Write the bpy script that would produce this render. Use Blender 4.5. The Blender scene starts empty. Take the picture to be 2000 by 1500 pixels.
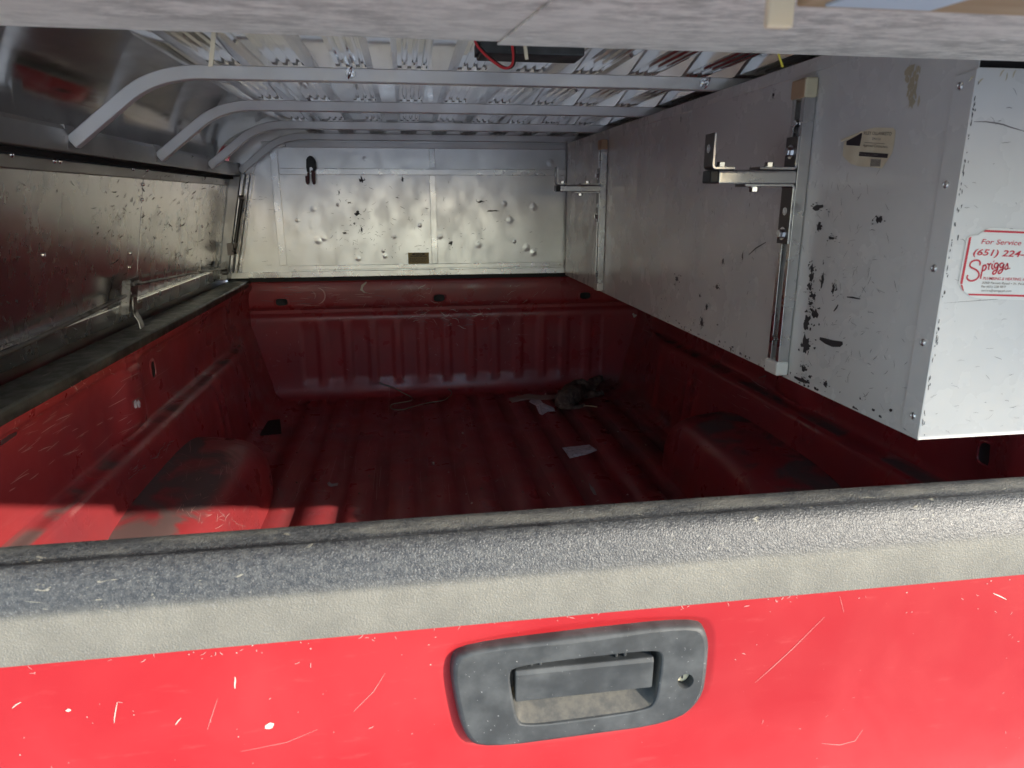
import bpy, bmesh, math, random
from mathutils import Vector, Matrix
from mathutils.bvhtree import BVHTree
random.seed(7)
R_ = math.radians
scn = bpy.context.scene
COL = scn.collection

# ------------------------------------------------------------------ camera
FPX, CX, CY = 1337.0, 1000.0, 750.0
CAM = Vector((-0.20, -0.75, 0.924))
_y = Vector((791 - CX, 390 - CY, FPX)).normalized()
_x = Vector((10200 - CX, 375 - CY, FPX)).normalized()
_x = (_x - _y * _x.dot(_y)).normalized()
_z = _x.cross(_y)
ROT = Matrix((_x, _y, _z))                      # photo-camera -> world
cd = bpy.data.cameras.new('camera')
cam = bpy.data.objects.new('camera', cd)
COL.objects.link(cam)
rt, dn, fw = (ROT @ Vector(v) for v in ((1, 0, 0), (0, 1, 0), (0, 0, 1)))
M = Matrix((rt, -dn, -fw)).transposed().to_4x4()
M.translation = CAM
cam.matrix_world = M
cd.sensor_width = 36.0
cd.lens = 36.0 * FPX / 2000.0
cd.clip_start, cd.clip_end = 0.02, 900.0
cd.dof.use_dof = True
cd.dof.focus_distance = 1.75
cd.dof.aperture_fstop = 9.0
scn.camera = cam

# ------------------------------------------------------------------ light
SUN_EL, SUN_AZ = R_(18.0), R_(49.0)             # azimuth: to the right of straight behind the tailgate
to_sun = Vector((math.sin(SUN_AZ) * math.cos(SUN_EL), -math.cos(SUN_AZ) * math.cos(SUN_EL), math.sin(SUN_EL)))
w = bpy.data.worlds.new('World'); scn.world = w; w.use_nodes = True
sky = w.node_tree.nodes.new('ShaderNodeTexSky')
sky.sky_type = 'NISHITA'; sky.sun_disc = False
sky.sun_elevation = SUN_EL
sky.dust_density = 0.5; sky.ozone_density = 1.8
sky.sun_rotation = math.atan2(to_sun.x, to_sun.y)
w.node_tree.links.new(sky.outputs[0], w.node_tree.nodes['Background'].inputs[0])
w.node_tree.nodes['Background'].inputs[1].default_value = 0.15
sl = bpy.data.lights.new('sun', 'SUN'); sl.energy = 2.1; sl.angle = R_(0.5); sl.color = (1.0, 0.915, 0.79)
so = bpy.data.objects.new('sun', sl); COL.objects.link(so)
so.rotation_euler = (-to_sun).to_track_quat('-Z', 'Y').to_euler()
so.location = to_sun * 20
vs = scn.view_settings
vs.view_transform = 'Standard'; vs.look = 'None'; vs.gamma = 1.0; vs.exposure = 1.75
vs.use_curve_mapping = False
scn.cycles.max_bounces = 12
scn.cycles.diffuse_bounces = 8
scn.cycles.glossy_bounces = 8
scn.cycles.sample_clamp_indirect = 6.0

# ------------------------------------------------------------------ materials
def nd(nt, t, **kw):
    n = nt.nodes.new(t)
    for k, v in kw.items(): setattr(n, k, v)
    return n
def noise(nt, scale, detail=4.0, vs3=(1, 1, 1), rough=0.55, dist=0.0, off=(0, 0, 0)):
    g = nd(nt, 'ShaderNodeNewGeometry')
    mp = nd(nt, 'ShaderNodeMapping'); mp.inputs['Scale'].default_value = vs3; mp.inputs['Location'].default_value = off
    nt.links.new(g.outputs['Position'], mp.inputs[0])
    n = nd(nt, 'ShaderNodeTexNoise')
    n.inputs['Scale'].default_value = scale; n.inputs['Detail'].default_value = detail
    n.inputs['Roughness'].default_value = rough; n.inputs['Distortion'].default_value = dist
    nt.links.new(mp.outputs[0], n.inputs['Vector'])
    return n.outputs['Fac']
def ramp(nt, s, lo, hi, a=0.0, b=1.0):
    n = nd(nt, 'ShaderNodeMapRange', interpolation_type='SMOOTHSTEP')
    for i, v in zip((1, 2, 3, 4), (lo, hi, a, b)): n.inputs[i].default_value = v
    nt.links.new(s, n.inputs[0]); return n.outputs[0]
def mul(nt, a, b, op='MULTIPLY'):
    n = nd(nt, 'ShaderNodeMath', operation=op)
    for i, v in enumerate((a, b)):
        if isinstance(v, (int, float)): n.inputs[i].default_value = v
        else: nt.links.new(v, n.inputs[i])
    return n.outputs[0]
def pos(nt, axis):
    g = nd(nt, 'ShaderNodeNewGeometry'); s = nd(nt, 'ShaderNodeSeparateXYZ')
    nt.links.new(g.outputs['Position'], s.inputs[0]); return s.outputs[axis]
def nrm(nt, axis):
    g = nd(nt, 'ShaderNodeNewGeometry'); s = nd(nt, 'ShaderNodeSeparateXYZ')
    nt.links.new(g.outputs['Normal'], s.inputs[0]); return s.outputs[axis]
def mixc(nt, f, a, b):
    n = nd(nt, 'ShaderNodeMix', data_type='RGBA')
    if isinstance(f, (int, float)): n.inputs[0].default_value = f
    else: nt.links.new(f, n.inputs[0])
    for i, v in ((6, a), (7, b)):
        if isinstance(v, tuple): n.inputs[i].default_value = v[:3] + (1,)
        else: nt.links.new(v, n.inputs[i])
    return n.outputs[2]
def mixf(nt, f, a, b):
    n = nd(nt, 'ShaderNodeMix', data_type='FLOAT')
    for i, v in ((0, f), (2, a), (3, b)):
        if isinstance(v, (int, float)): n.inputs[i].default_value = v
        else: nt.links.new(v, n.inputs[i])
    return n.outputs[0]
MATS = {}
def material(name, base, rough=0.5, metal=0.0, fn=None, spec=0.5, coat=0.0, aniso=0.0):
    m = bpy.data.materials.new(name); m.use_nodes = True
    nt = m.node_tree; b = nt.nodes['Principled BSDF']
    b.inputs['Base Color'].default_value = base + (1,)
    b.inputs['Roughness'].default_value = rough
    b.inputs['Metallic'].default_value = metal
    b.inputs['Specular IOR Level'].default_value = spec
    b.inputs['Coat Weight'].default_value = coat
    b.inputs['Anisotropic'].default_value = aniso
    if fn: fn(nt, b)
    MATS[name] = m
    return m
def setc(nt, b, s): nt.links.new(s, b.inputs['Base Color'])
def setr(nt, b, s): nt.links.new(s, b.inputs['Roughness'])
def bump(nt, b, s, strength=0.2, dist=0.002):
    prev = b.inputs['Normal'].links[0].from_socket if b.inputs['Normal'].links else None
    n = nd(nt, 'ShaderNodeBump'); n.inputs['Strength'].default_value = strength; n.inputs['Distance'].default_value = dist
    nt.links.new(s, n.inputs['Height'])
    if prev: nt.links.new(prev, n.inputs['Normal'])
    nt.links.new(n.outputs[0], b.inputs['Normal'])

RED = (0.355, 0.013, 0.018)
def f_red_out(nt, b):
    c = mixc(nt, ramp(nt, noise(nt, 4.0, 5, dist=0.5), 0.36, 0.70), RED, (0.395, 0.024, 0.029))
    c = mixc(nt, ramp(nt, noise(nt, 30, 6, (0.5, 1, 2.5), 0.7), 0.56, 0.75, 0, 0.22), c, (0.5, 0.10, 0.095))
    c = mixc(nt, ramp(nt, noise(nt, 260, 2), 0.74, 0.80), c, (0.6, 0.35, 0.33))
    setc(nt, b, c)
    setr(nt, b, ramp(nt, noise(nt, 9, 5), 0.3, 0.75, 0.38, 0.6))
    bump(nt, b, noise(nt, 600, 2), 0.04, 0.0004)
material('red_paint', RED, 0.4, fn=f_red_out, spec=0.4)
def f_red_in(nt, b):
    c = mixc(nt, ramp(nt, noise(nt, 6, 5), 0.38, 0.7), (0.32, 0.036, 0.040), (0.25, 0.038, 0.045))
    # fine pale scratches running along the bed
    s1 = ramp(nt, noise(nt, 34, 3, (1, 0.045, 1.6), 0.6, 0.4), 0.66, 0.70)
    s1 = mul(nt, s1, ramp(nt, noise(nt, 5, 3), 0.48, 0.62))
    s2 = ramp(nt, noise(nt, 60, 3, (0.10, 0.12, 1.2), 0.6, 0.8), 0.67, 0.71)
    s2 = mul(nt, s2, ramp(nt, noise(nt, 4, 3, off=(3, 1, 2)), 0.5, 0.64))
    c = mixc(nt, mul(nt, mul(nt, s1, s2, 'MAXIMUM'), 0.5), c, (0.42, 0.16, 0.15))
    # dust on what faces up
    up = ramp(nt, nrm(nt, 2), 0.72, 0.97)
    lift = ramp(nt, pos(nt, 2), 0.14, 0.20)
    d = mul(nt, mul(nt, up, lift), ramp(nt, noise(nt, 7, 6, off=(2.3, 3.1, 4), dist=0.6), 0.42, 0.58))
    c = mixc(nt, mul(nt, d, 0.9), c, (0.105, 0.078, 0.072))
    # grime in the bed corners and floor valleys
    low = mul(nt, ramp(nt, pos(nt, 2), 0.005, 0.011, 1, 0), ramp(nt, noise(nt, 5, 6, (1, 0.5, 1)), 0.35, 0.65))
    lowx = mul(nt, low, ramp(nt, pos(nt, 0), -0.1, 0.5, 0.45, 1.0))
    c = mixc(nt, mul(nt, lowx, 0.6), c, (0.14, 0.075, 0.072))
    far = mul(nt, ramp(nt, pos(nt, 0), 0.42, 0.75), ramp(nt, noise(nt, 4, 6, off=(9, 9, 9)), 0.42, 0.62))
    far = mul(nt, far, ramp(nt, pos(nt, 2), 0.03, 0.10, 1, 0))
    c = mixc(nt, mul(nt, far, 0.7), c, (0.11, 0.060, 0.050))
    setc(nt, b, c)
    r = ramp(nt, noise(nt, 8, 5, off=(1, 1, 1)), 0.3, 0.7, 0.24, 0.45)
    r = mixf(nt, mul(nt, d, lowx, 'MAXIMUM'), r, 0.85)
    setr(nt, b, r)
    bump(nt, b, noise(nt, 7, 3), 0.25, 0.004)
    bump(nt, b, noise(nt, 400, 2), 0.05, 0.0005)
material('red_bed_paint', (0.32, 0.01, 0.014), 0.3, fn=f_red_in, spec=0.5)

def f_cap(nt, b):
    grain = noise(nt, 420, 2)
    f = ramp(nt, nrm(nt, 2), 0.10, 0.36)                 # painted by how light falls: lit face paler, dim top darker and scuffed
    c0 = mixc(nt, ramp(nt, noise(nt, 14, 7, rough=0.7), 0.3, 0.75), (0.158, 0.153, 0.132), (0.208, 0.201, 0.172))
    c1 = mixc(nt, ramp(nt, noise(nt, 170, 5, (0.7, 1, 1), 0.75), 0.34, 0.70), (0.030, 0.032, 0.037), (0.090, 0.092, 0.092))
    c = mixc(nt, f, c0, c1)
    band = mul(nt, ramp(nt, pos(nt, 1), 0.024, 0.030), ramp(nt, pos(nt, 1), 0.034, 0.040, 1, 0))
    band = mul(nt, band, ramp(nt, noise(nt, 22, 5, (0.35, 1, 1), 0.7, off=(3, 0, 0)), 0.42, 0.56))
    c = mixc(nt, mul(nt, band, 0.85), c, (0.016, 0.016, 0.018))
    dusty = mul(nt, ramp(nt, pos(nt, 1), 0.036, 0.042), ramp(nt, noise(nt, 30, 6, (0.4, 1, 1), 0.7), 0.40, 0.66))
    c = mixc(nt, mul(nt, dusty, 0.7), c, (0.17, 0.165, 0.145))
    sc = mul(nt, f, ramp(nt, noise(nt, 90, 4, (0.35, 1.0, 1), 0.6, 1.2), 0.66, 0.70))
    c = mixc(nt, mul(nt, sc, 0.55), c, (0.36, 0.34, 0.27))
    c = mixc(nt, ramp(nt, grain, 0.55, 0.72, 0, 0.36), c, (0.25, 0.255, 0.26))
    setc(nt, b, c)
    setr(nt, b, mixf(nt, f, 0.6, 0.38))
    bump(nt, b, grain, 0.9, 0.0014)
material('weathered_lit_plastic', (0.1, 0.1, 0.1), 0.5, fn=f_cap, spec=0.5)
def f_rail(nt, b):
    c = mixc(nt, ramp(nt, noise(nt, 18, 6, (1.4, 0.25, 1), 0.65), 0.38, 0.72), (0.028, 0.031, 0.031), (0.10, 0.108, 0.102))
    s = ramp(nt, noise(nt, 60, 3, (1.0, 0.12, 1), 0.6, 0.7), 0.68, 0.71)
    c = mixc(nt, mul(nt, s, 0.5), c, (0.3, 0.3, 0.28))
    setc(nt, b, c); setr(nt, b, ramp(nt, noise(nt, 30, 4), 0.3, 0.7, 0.32, 0.55))
    bump(nt, b, noise(nt, 300, 2), 0.3, 0.0008)
material('rail_plastic', (0.05, 0.05, 0.05), 0.45, fn=f_rail)
def f_bez(nt, b):
    c = mixc(nt, ramp(nt, noise(nt, 22, 6), 0.35, 0.75), (0.030, 0.033, 0.035), (0.075, 0.080, 0.082))
    c = mixc(nt, ramp(nt, noise(nt, 300, 2), 0.735, 0.76), c, (0.4, 0.4, 0.4))
    setc(nt, b, c); setr(nt, b, ramp(nt, noise(nt, 14, 4), 0.3, 0.7, 0.42, 0.6))
    bump(nt, b, noise(nt, 900, 2), 0.25, 0.0004)
material('black_plastic', (0.05, 0.05, 0.05), 0.5, fn=f_bez)
def f_recess(nt, b):
    c = mixc(nt, ramp(nt, noise(nt, 40, 6, (1, 1, 1), 0.7), 0.38, 0.66), (0.055, 0.055, 0.052), (0.105, 0.098, 0.082))
    setc(nt, b, c); bump(nt, b, noise(nt, 200, 4), 0.3, 0.0008)
material('dusty_plastic', (0.1, 0.1, 0.1), 0.7, fn=f_recess)

def alu(dirt, dirtcol, r0, r1, wob, wobscale, grain=(1, 1, 1), streak=0.0, white=0.0, tint=1.0):
    def f(nt, b):
        base = mixc(nt, ramp(nt, noise(nt, 4, 5), 0.3, 0.7), tuple(tint * q for q in (0.78, 0.78, 0.775)), tuple(tint * q for q in (0.90, 0.895, 0.89)))
        d = ramp(nt, noise(nt, 11, 7, grain, 0.68, 0.5), 0.72 - dirt, 0.84 - dirt)
        d2 = ramp(nt, noise(nt, 60, 4, grain, 0.6, 0.8, off=(2, 5, 1)), 0.76 - dirt * 0.7, 0.80 - dirt * 0.7)
        dd = mul(nt, d, d2, 'MAXIMUM')
        c = mixc(nt, mul(nt, dd, 0.7), base, dirtcol)
        setc(nt, b, c)
        r = ramp(nt, noise(nt, 13, 6, grain, off=(7, 3, 0)), 0.3, 0.7, r0, r1)
        setr(nt, b, mixf(nt, dd, r, 0.75))
        if streak:
            bump(nt, b, noise(nt, 240, 3, (1, 0.02, 1) if streak > 0 else (0.02, 1, 1)), abs(streak), 0.0006)
        bump(nt, b, noise(nt, wobscale, 2), wob, 0.012)
        if white:
            b.inputs['Metallic'].default_value = 1.0 - white
    return f
material('roof_aluminium', (0.7, 0.7, 0.7), 0.2, 1.0, alu(0.02, (0.2, 0.19, 0.18), 0.06, 0.13, 0.06, 4.0, (1, 0.3, 1), 0.015), aniso=0.2)
material('wall_aluminium', (0.7, 0.7, 0.7), 0.3, 1.0, alu(0.05, (0.08, 0.075, 0.075), 0.30, 0.42, 0.13, 4.0, (1.4, 1, 0.8)))
material('door_aluminium', (0.6, 0.6, 0.6), 0.3, 1.0, alu(0.05, (0.12, 0.12, 0.12), 0.24, 0.29, 0.05, 4.0, (1, 1.2, 0.8), tint=0.9))
material('trim_aluminium', (0.75, 0.74, 0.72), 0.3, 1.0, alu(0.02, (0.25, 0.24, 0.22), 0.30, 0.42, 0.05, 14.0, (0.3, 1, 1), -0.05, white=0.6, tint=1.0))
material('beam_aluminium', (0.45, 0.44, 0.42), 0.4, 1.0, alu(0.10, (0.10, 0.095, 0.085), 0.34, 0.50, 0.06, 12.0, (1, 0.4, 1), tint=0.5))
material('strip_aluminium', (0.75, 0.74, 0.72), 0.3, 1.0, alu(0.03, (0.10, 0.095, 0.09), 0.24, 0.36, 0.08, 12.0))
def f_hatch(nt, b):
    c = mixc(nt, ramp(nt, noise(nt, 48, 7, (0.55, 1, 1), 0.7), 0.36, 0.64), (0.46, 0.445, 0.40), (0.82, 0.79, 0.71))
    c = mixc(nt, ramp(nt, noise(nt, 9, 5, (0.6, 1, 1), off=(4, 4, 4)), 0.42, 0.68, 0, 0.6), c, (0.82, 0.79, 0.71))
    c = mixc(nt, ramp(nt, noise(nt, 150, 3, (0.5, 1, 1)), 0.64, 0.74), c, (0.88, 0.87, 0.83))
    setc(nt, b, c); bump(nt, b, noise(nt, 120, 4, (0.6, 1, 1)), 0.3, 0.001)
material('oxidised_sheet', (0.5, 0.5, 0.46), 0.6, 0.0, f_hatch)
material('galvanised', (0.55, 0.56, 0.57), 0.30, 1.0, alu(0.04, (0.2, 0.2, 0.2), 0.22, 0.36, 0.05, 30.0, tint=0.8))
material('dark_steel', (0.16, 0.145, 0.14), 0.42, 0.9)
material('zinc', (0.80, 0.81, 0.82), 0.22, 1.0)
material('grimy_steel', (0.28, 0.26, 0.23), 0.42, 0.9, alu(0.16, (0.03, 0.028, 0.025), 0.3, 0.5, 0.05, 30.0, tint=0.3))
def f_cab(nt, b):
    c = mixc(nt, ramp(nt, noise(nt, 3.0, 5), 0.3, 0.7), (0.66, 0.65, 0.63), (0.73, 0.72, 0.70))
    sc = ramp(nt, noise(nt, 95, 4, (1, 0.6, 0.6), 0.62, 1.6), 0.70, 0.73)
    sc = mul(nt, sc, ramp(nt, noise(nt, 5, 4, off=(2, 2, 2)), 0.50, 0.64))
    c = mixc(nt, mul(nt, sc, 0.7), c, (0.10, 0.09, 0.09))
    st = mul(nt, ramp(nt, noise(nt, 24, 4, (1, 1, 0.12), 0.6), 0.60, 0.72), ramp(nt, noise(nt, 3, 3, off=(8, 1, 3)), 0.5, 0.65))
    c = mixc(nt, mul(nt, st, 0.25), c, (0.33, 0.28, 0.20))
    setc(nt, b, c)
    setr(nt, b, ramp(nt, noise(nt, 10, 4), 0.3, 0.7, 0.20, 0.34))
    bump(nt, b, noise(nt, 3.2, 2), 0.06, 0.01)
    bump(nt, b, noise(nt, 500, 2), 0.03, 0.0004)
material('cabinet_paint', (0.64, 0.625, 0.595), 0.28, fn=f_cab, spec=0.5)
material('dark_gap', (0.012, 0.012, 0.013), 0.8)  # near-black colour standing for the shade inside gaps
material('scuff', (0.045, 0.04, 0.042), 0.6)
material('grey_scuff', (0.16, 0.14, 0.14), 0.6)
material('brown_stain', (0.50, 0.43, 0.30), 0.5)
material('pale_scratch', (0.55, 0.30, 0.28), 0.6)
material('bare_chip', (0.62, 0.55, 0.48), 0.6)
material('bright_scratch', (0.75, 0.75, 0.74), 0.35, 1.0)
material('cream_cap', (0.70, 0.62, 0.42), 0.5)
material('tan_cap', (0.52, 0.35, 0.22), 0.55)
material('white_cap', (0.80, 0.77, 0.72), 0.4)
material('sticker_white', (0.82, 0.82, 0.79), 0.35)
material('sticker_red', (0.62, 0.035, 0.06), 0.4)
material('sticker_cream', (0.68, 0.59, 0.40), 0.55, fn=lambda nt, b: setc(nt, b, mixc(nt, ramp(nt, noise(nt, 30, 5), 0.35, 0.7), (0.72, 0.63, 0.45), (0.82, 0.74, 0.56))))
material('ink', (0.035, 0.025, 0.03), 0.5)
material('ink_grey', (0.22, 0.19, 0.18), 0.5)
material('ink_brown', (0.16, 0.11, 0.08), 0.5)
material('sticker_gold', (0.36, 0.25, 0.07), 0.4)
material('rubber', (0.012, 0.012, 0.012), 0.65)
material('gas_black', (0.010, 0.010, 0.010), 0.35)
material('clamp_red', (0.10, 0.010, 0.012), 0.4)
material('wire_red', (0.55, 0.02, 0.025), 0.35)
material('wire_green', (0.19, 0.20, 0.14), 0.5)
material('tape_cream', (0.72, 0.62, 0.44), 0.6)
material('yellow_string', (0.72, 0.62, 0.06), 0.6)
def f_paper(nt, b):
    c = mixc(nt, ramp(nt, noise(nt, 60, 5, (1, 1, 1)), 0.5, 0.62), (0.72, 0.68, 0.74), (0.50, 0.46, 0.52))
    setc(nt, b, c)
material('paper', (0.75, 0.72, 0.78), 0.6, fn=f_paper)
material('card', (0.40, 0.33, 0.28), 0.7)
material('rag', (0.055, 0.040, 0.034), 0.9, fn=lambda nt, b: (setc(nt, b, mixc(nt, ramp(nt, noise(nt, 40, 5), 0.35, 0.7), (0.085, 0.055, 0.042), (0.22, 0.16, 0.125))), bump(nt, b, noise(nt, 160, 4), 0.6, 0.002)))
material('torn_plastic', (0.33, 0.29, 0.29), 0.4)
material('wood', (0.46, 0.34, 0.20), 0.6, fn=lambda nt, b: setc(nt, b, mixc(nt, ramp(nt, noise(nt, 40, 5, (0.12, 1, 1)), 0.35, 0.7), (0.52, 0.40, 0.24), (0.38, 0.27, 0.15))))
material('pale_blue', (0.55, 0.68, 0.76), 0.5)
def f_ground(nt, b):
    c = mixc(nt, ramp(nt, noise(nt, 0.6, 6), 0.35, 0.7), (0.36, 0.36, 0.355), (0.44, 0.44, 0.435))
    c = mixc(nt, ramp(nt, noise(nt, 60, 4), 0.4, 0.7, 0, 0.4), c, (0.16, 0.155, 0.145))
    setc(nt, b, c); bump(nt, b, noise(nt, 80, 4), 0.4, 0.004)
material('concrete', (0.3, 0.28, 0.25), 0.85, fn=f_ground)
material('tyre', (0.02, 0.02, 0.02), 0.8)
material('chrome', (0.8, 0.8, 0.8), 0.15, 1.0)

# ------------------------------------------------------------------ object helpers
WL = {}
def thing(name, loc, label, cat, group=None):
    o = bpy.data.objects.new(name, None); COL.objects.link(o)
    o.location = loc; WL[o] = Vector(loc); o.empty_display_size = 0.1
    o['label'] = label; o['category'] = cat
    if group: o['group'] = group
    return o
def tag(o, label, cat, group=None):
    o['label'] = label; o['category'] = cat
    if group: o['group'] = group
    return o
class MB:
    def __init__(s): s.v = []; s.f = []; s.m = []
    def add(s, vs_, fs, mi=0):
        n = len(s.v); s.v += [tuple(p) for p in vs_]; s.f += [tuple(i + n for i in f) for f in fs]; s.m += [mi] * len(fs); return s
    def box(s, x0, x1, y0, y1, z0, z1, mi=0):
        v = [(x, y, z) for z in (z0, z1) for y in (y0, y1) for x in (x0, x1)]
        return s.add(v, [(0, 2, 3, 1), (4, 5, 7, 6), (0, 1, 5, 4), (2, 6, 7, 3), (0, 4, 6, 2), (1, 3, 7, 5)], mi)
    def prism(s, poly, axis, a, b, mi=0):
        """poly in the two other axes (in xyz order), extruded along axis from a to b"""
        def P(p, t):
            q = list(p); q.insert(axis, t); return q
        n = len(poly)
        v = [P(p, a) for p in poly] + [P(p, b) for p in poly]
        f = [tuple(range(n))[::-1], tuple(range(n, 2 * n))] + [(i, (i + 1) % n, (i + 1) % n + n, i + n) for i in range(n)]
        return s.add(v, f, mi)
    def tube(s, pts, r, seg=10, mi=0, cap=True):
        pts = [Vector(p) for p in pts]; rs = r if isinstance(r, (list, tuple)) else [r] * len(pts)
        t0 = (pts[1] - pts[0]).normalized()
        up = Vector((0, 0, 1)) if abs(t0.z) < 0.9 else Vector((1, 0, 0))
        n_ = t0.cross(up).normalized(); base = len(s.v)
        for i, p in enumerate(pts):
            t = (pts[min(i + 1, len(pts) - 1)] - pts[max(i - 1, 0)]).normalized()
            n_ = (n_ - t * n_.dot(t)).normalized(); b_ = t.cross(n_)
            for k in range(seg):
                a = 2 * math.pi * k / seg
                s.v.append(tuple(p + (n_ * math.cos(a) + b_ * math.sin(a)) * rs[i]))
        for i in range(len(pts) - 1):
            for k in range(seg):
                a, b = base + i * seg + k, base + i * seg + (k + 1) % seg
                s.f.append((a, b, b + seg, a + seg)); s.m.append(mi)
        if cap:
            s.f.append(tuple(base + k for k in range(seg))[::-1]); s.m.append(mi)
            e = base + (len(pts) - 1) * seg
            s.f.append(tuple(e + k for k in range(seg))); s.m.append(mi)
        return s
    def lathe(s, prof, c, axis, seg=16, mi=0):
        """prof: (radius, height along axis)"""
        ax = Vector(axis).normalized(); u = ax.orthogonal().normalized(); w_ = ax.cross(u); c = Vector(c); base = len(s.v)
        for r, h in prof:
            for k in range(seg):
                a = 2 * math.pi * k / seg
                s.v.append(tuple(c + ax * h + (u * math.cos(a) + w_ * math.sin(a)) * r))
        for i in range(len(prof) - 1):
            for k in range(seg):
                a, b = base + i * seg + k, base + i * seg + (k + 1) % seg
                s.f.append((a, b, b + seg, a + seg)); s.m.append(mi)
        e = base + (len(prof) - 1) * seg
        s.f.append(tuple(e + k for k in range(seg))); s.m.append(mi)
        s.f.append(tuple(base + k for k in range(seg))[::-1]); s.m.append(mi)
        return s
    def grid(s, fn, nu, nv, mi=0, flip=False):
        base = len(s.v)
        for i in range(nu + 1):
            for j in range(nv + 1): s.v.append(tuple(fn(i / nu, j / nv)))
        for i in range(nu):
            for j in range(nv):
                a = base + i * (nv + 1) + j; q = (a, a + nv + 1, a + nv + 2, a + 1)
                s.f.append(q[::-1] if flip else q); s.m.append(mi)
        return s
    def build(s, name, mats, parent=None, smooth=None, bevel=0.0, thick=0.0, kind=None, bseg=2):
        me = bpy.data.meshes.new(name)
        lo = Vector([min(p[i] for p in s.v) for i in range(3)]); hi = Vector([max(p[i] for p in s.v) for i in range(3)])
        c = (lo + hi) / 2
        me.from_pydata([tuple(Vector(p) - c) for p in s.v], [], s.f)
        for mname in ([mats] if isinstance(mats, str) else mats): me.materials.append(MATS[mname])
        me.polygons.foreach_set('material_index', s.m)
        me.validate(); me.update()
        if smooth is not None:
            me.polygons.foreach_set('use_smooth', [True] * len(me.polygons))
            me.set_sharp_from_angle(angle=R_(smooth))
        o = bpy.data.objects.new(name, me); COL.objects.link(o)
        if parent is not None:
            o.parent = parent; o.location = c - WL[parent]
        else: o.location = c
        WL[o] = c
        if thick:
            md = o.modifiers.new('thick', 'SOLIDIFY'); md.thickness = thick; md.offset = 0
        if bevel:
            md = o.modifiers.new('bevel', 'BEVEL'); md.width = bevel; md.segments = bseg; md.limit_method = 'ANGLE'; md.angle_limit = R_(40); md.harden_normals = False
        if kind: o['kind'] = kind
        return o
def bx(name, b, mat, parent, bevel=0.0015, **kw): return MB().box(*b).build(name, mat, parent, bevel=bevel, **kw)

# photo pixel -> ray / plane / surface
def ray(px, py): return (ROT @ Vector((px - CX, py - CY, FPX)))
def on(axis, px, py, val):
    d = ray(px, py); return CAM + d * ((val - CAM[axis]) / d[axis])
def bvh_of(o):
    me = o.data; c = WL[o]
    return BVHTree.FromPolygons([v.co + c for v in me.vertices], [tuple(p.vertices) for p in me.polygons])
def hit(bv, px, py, fallback=None):
    d = ray(px, py).normalized(); best = None
    for b_ in (bv if isinstance(bv, list) else [bv]):
        r = b_.ray_cast(CAM, d)
        if r[0] is not None and (best is None or r[3] < best[3]): best = r
    if best is None: return fallback
    n = best[1]
    if n.dot(d) > 0: n = -n
    return best[0], n
def chaikin(p, n=2, closed=True):
    for _ in range(n):
        q = []; m = len(p)
        for i in range(m if closed else m - 1):
            a, b = Vector(p[i]), Vector(p[(i + 1) % m]); q += [a * 0.75 + b * 0.25, a * 0.25 + b * 0.75]
        if not closed: q = [Vector(p[0])] + q + [Vector(p[-1])]
        p = q
    return p
def smoothpath(p, n=3): return chaikin([Vector(q) for q in p], n, closed=False)

# marks lying on a surface: strokes and ragged blobs
JIT = [0.0]
def blob(mb, to3, u, v, ru, rv, mi=0, n=12, jag=0.45, ang=0.0):
    pts = []; JIT[0] = random.uniform(0, 0.0006)
    for k in range(n):
        a = 2 * math.pi * k / n; r = 1 + random.uniform(-jag, jag)
        x, y = math.cos(a) * ru * r, math.sin(a) * rv * r
        pts.append(to3(u + x * math.cos(ang) - y * math.sin(ang), v + x * math.sin(ang) + y * math.cos(ang)))
    mb.add([to3(u, v)] + pts, [(0, 1 + k, 1 + (k + 1) % n) for k in range(n)], mi)
def stroke(mb, to3, pts, wd, mi=0):
    p = [Vector(q) for q in pts]; n = len(p); L = []; Rr = []; JIT[0] = random.uniform(0, 0.0006)
    for i in range(n):
        t = (p[min(i + 1, n - 1)] - p[max(i - 1, 0)]); t = t.normalized() if t.length else Vector((1, 0))
        q = Vector((-t.y, t.x)); h = wd * (0.25 + 0.75 * math.sin(math.pi * (i + 0.3) / (n - 0.4))) / 2
        L.append(to3(*(p[i] + q * h))); Rr.append(to3(*(p[i] - q * h)))
    mb.add(L + Rr, [(i, i + 1, n + i + 1, n + i) for i in range(n - 1)], mi)
def rstroke(mb, to3, u, v, ln, ang, wd, mi=0, curl=0.4, n=6):
    pts = []; x, y = u, v
    for i in range(n):
        pts.append((x, y)); x += math.cos(ang) * ln / n; y += math.sin(ang) * ln / n; ang += random.uniform(-curl, curl)
    stroke(mb, to3, pts, wd, mi)

# ================================================================== SETTING
g = MB().add([(-220, -220, -0.78), (220, -220, -0.78), (220, 220, -0.78), (-220, 220, -0.78)], [(0, 1, 2, 3)]).build('ground', 'concrete')
g['kind'] = 'structure'

# ================================================================== PICKUP TRUCK
truck = thing('pickup_truck', (0, 1.25, -0.78), 'red pickup truck with its tailgate shut, bare scratched bed and black rail caps', 'pickup truck')
# ---- bed floor with pressed ridges
YB, YF = 0.066, 2.50
prof = []
x = -0.213 - 0.132 * 5
while x < 0.80:
    prof += [(x, 0.012), (x + 0.010, 0.001), (x + 0.050, 0.001), (x + 0.060, 0.012)]
    x += 0.132
prof = [(-0.93, 0.012)] + [(max(-.93, min(.93, a)), b) for a, b in prof if -0.80 < a < 0.80] + [(0.93, 0.012)]
ny = 8
floor = MB().grid(lambda u, v: (prof[round(v * (len(prof) - 1))][0], YB + (YF - YB) * u, prof[round(v * (len(prof) - 1))][1]), ny, len(prof) - 1, flip=True).build('bed_floor', 'red_bed_paint', truck, smooth=50, thick=0.0)
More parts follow.
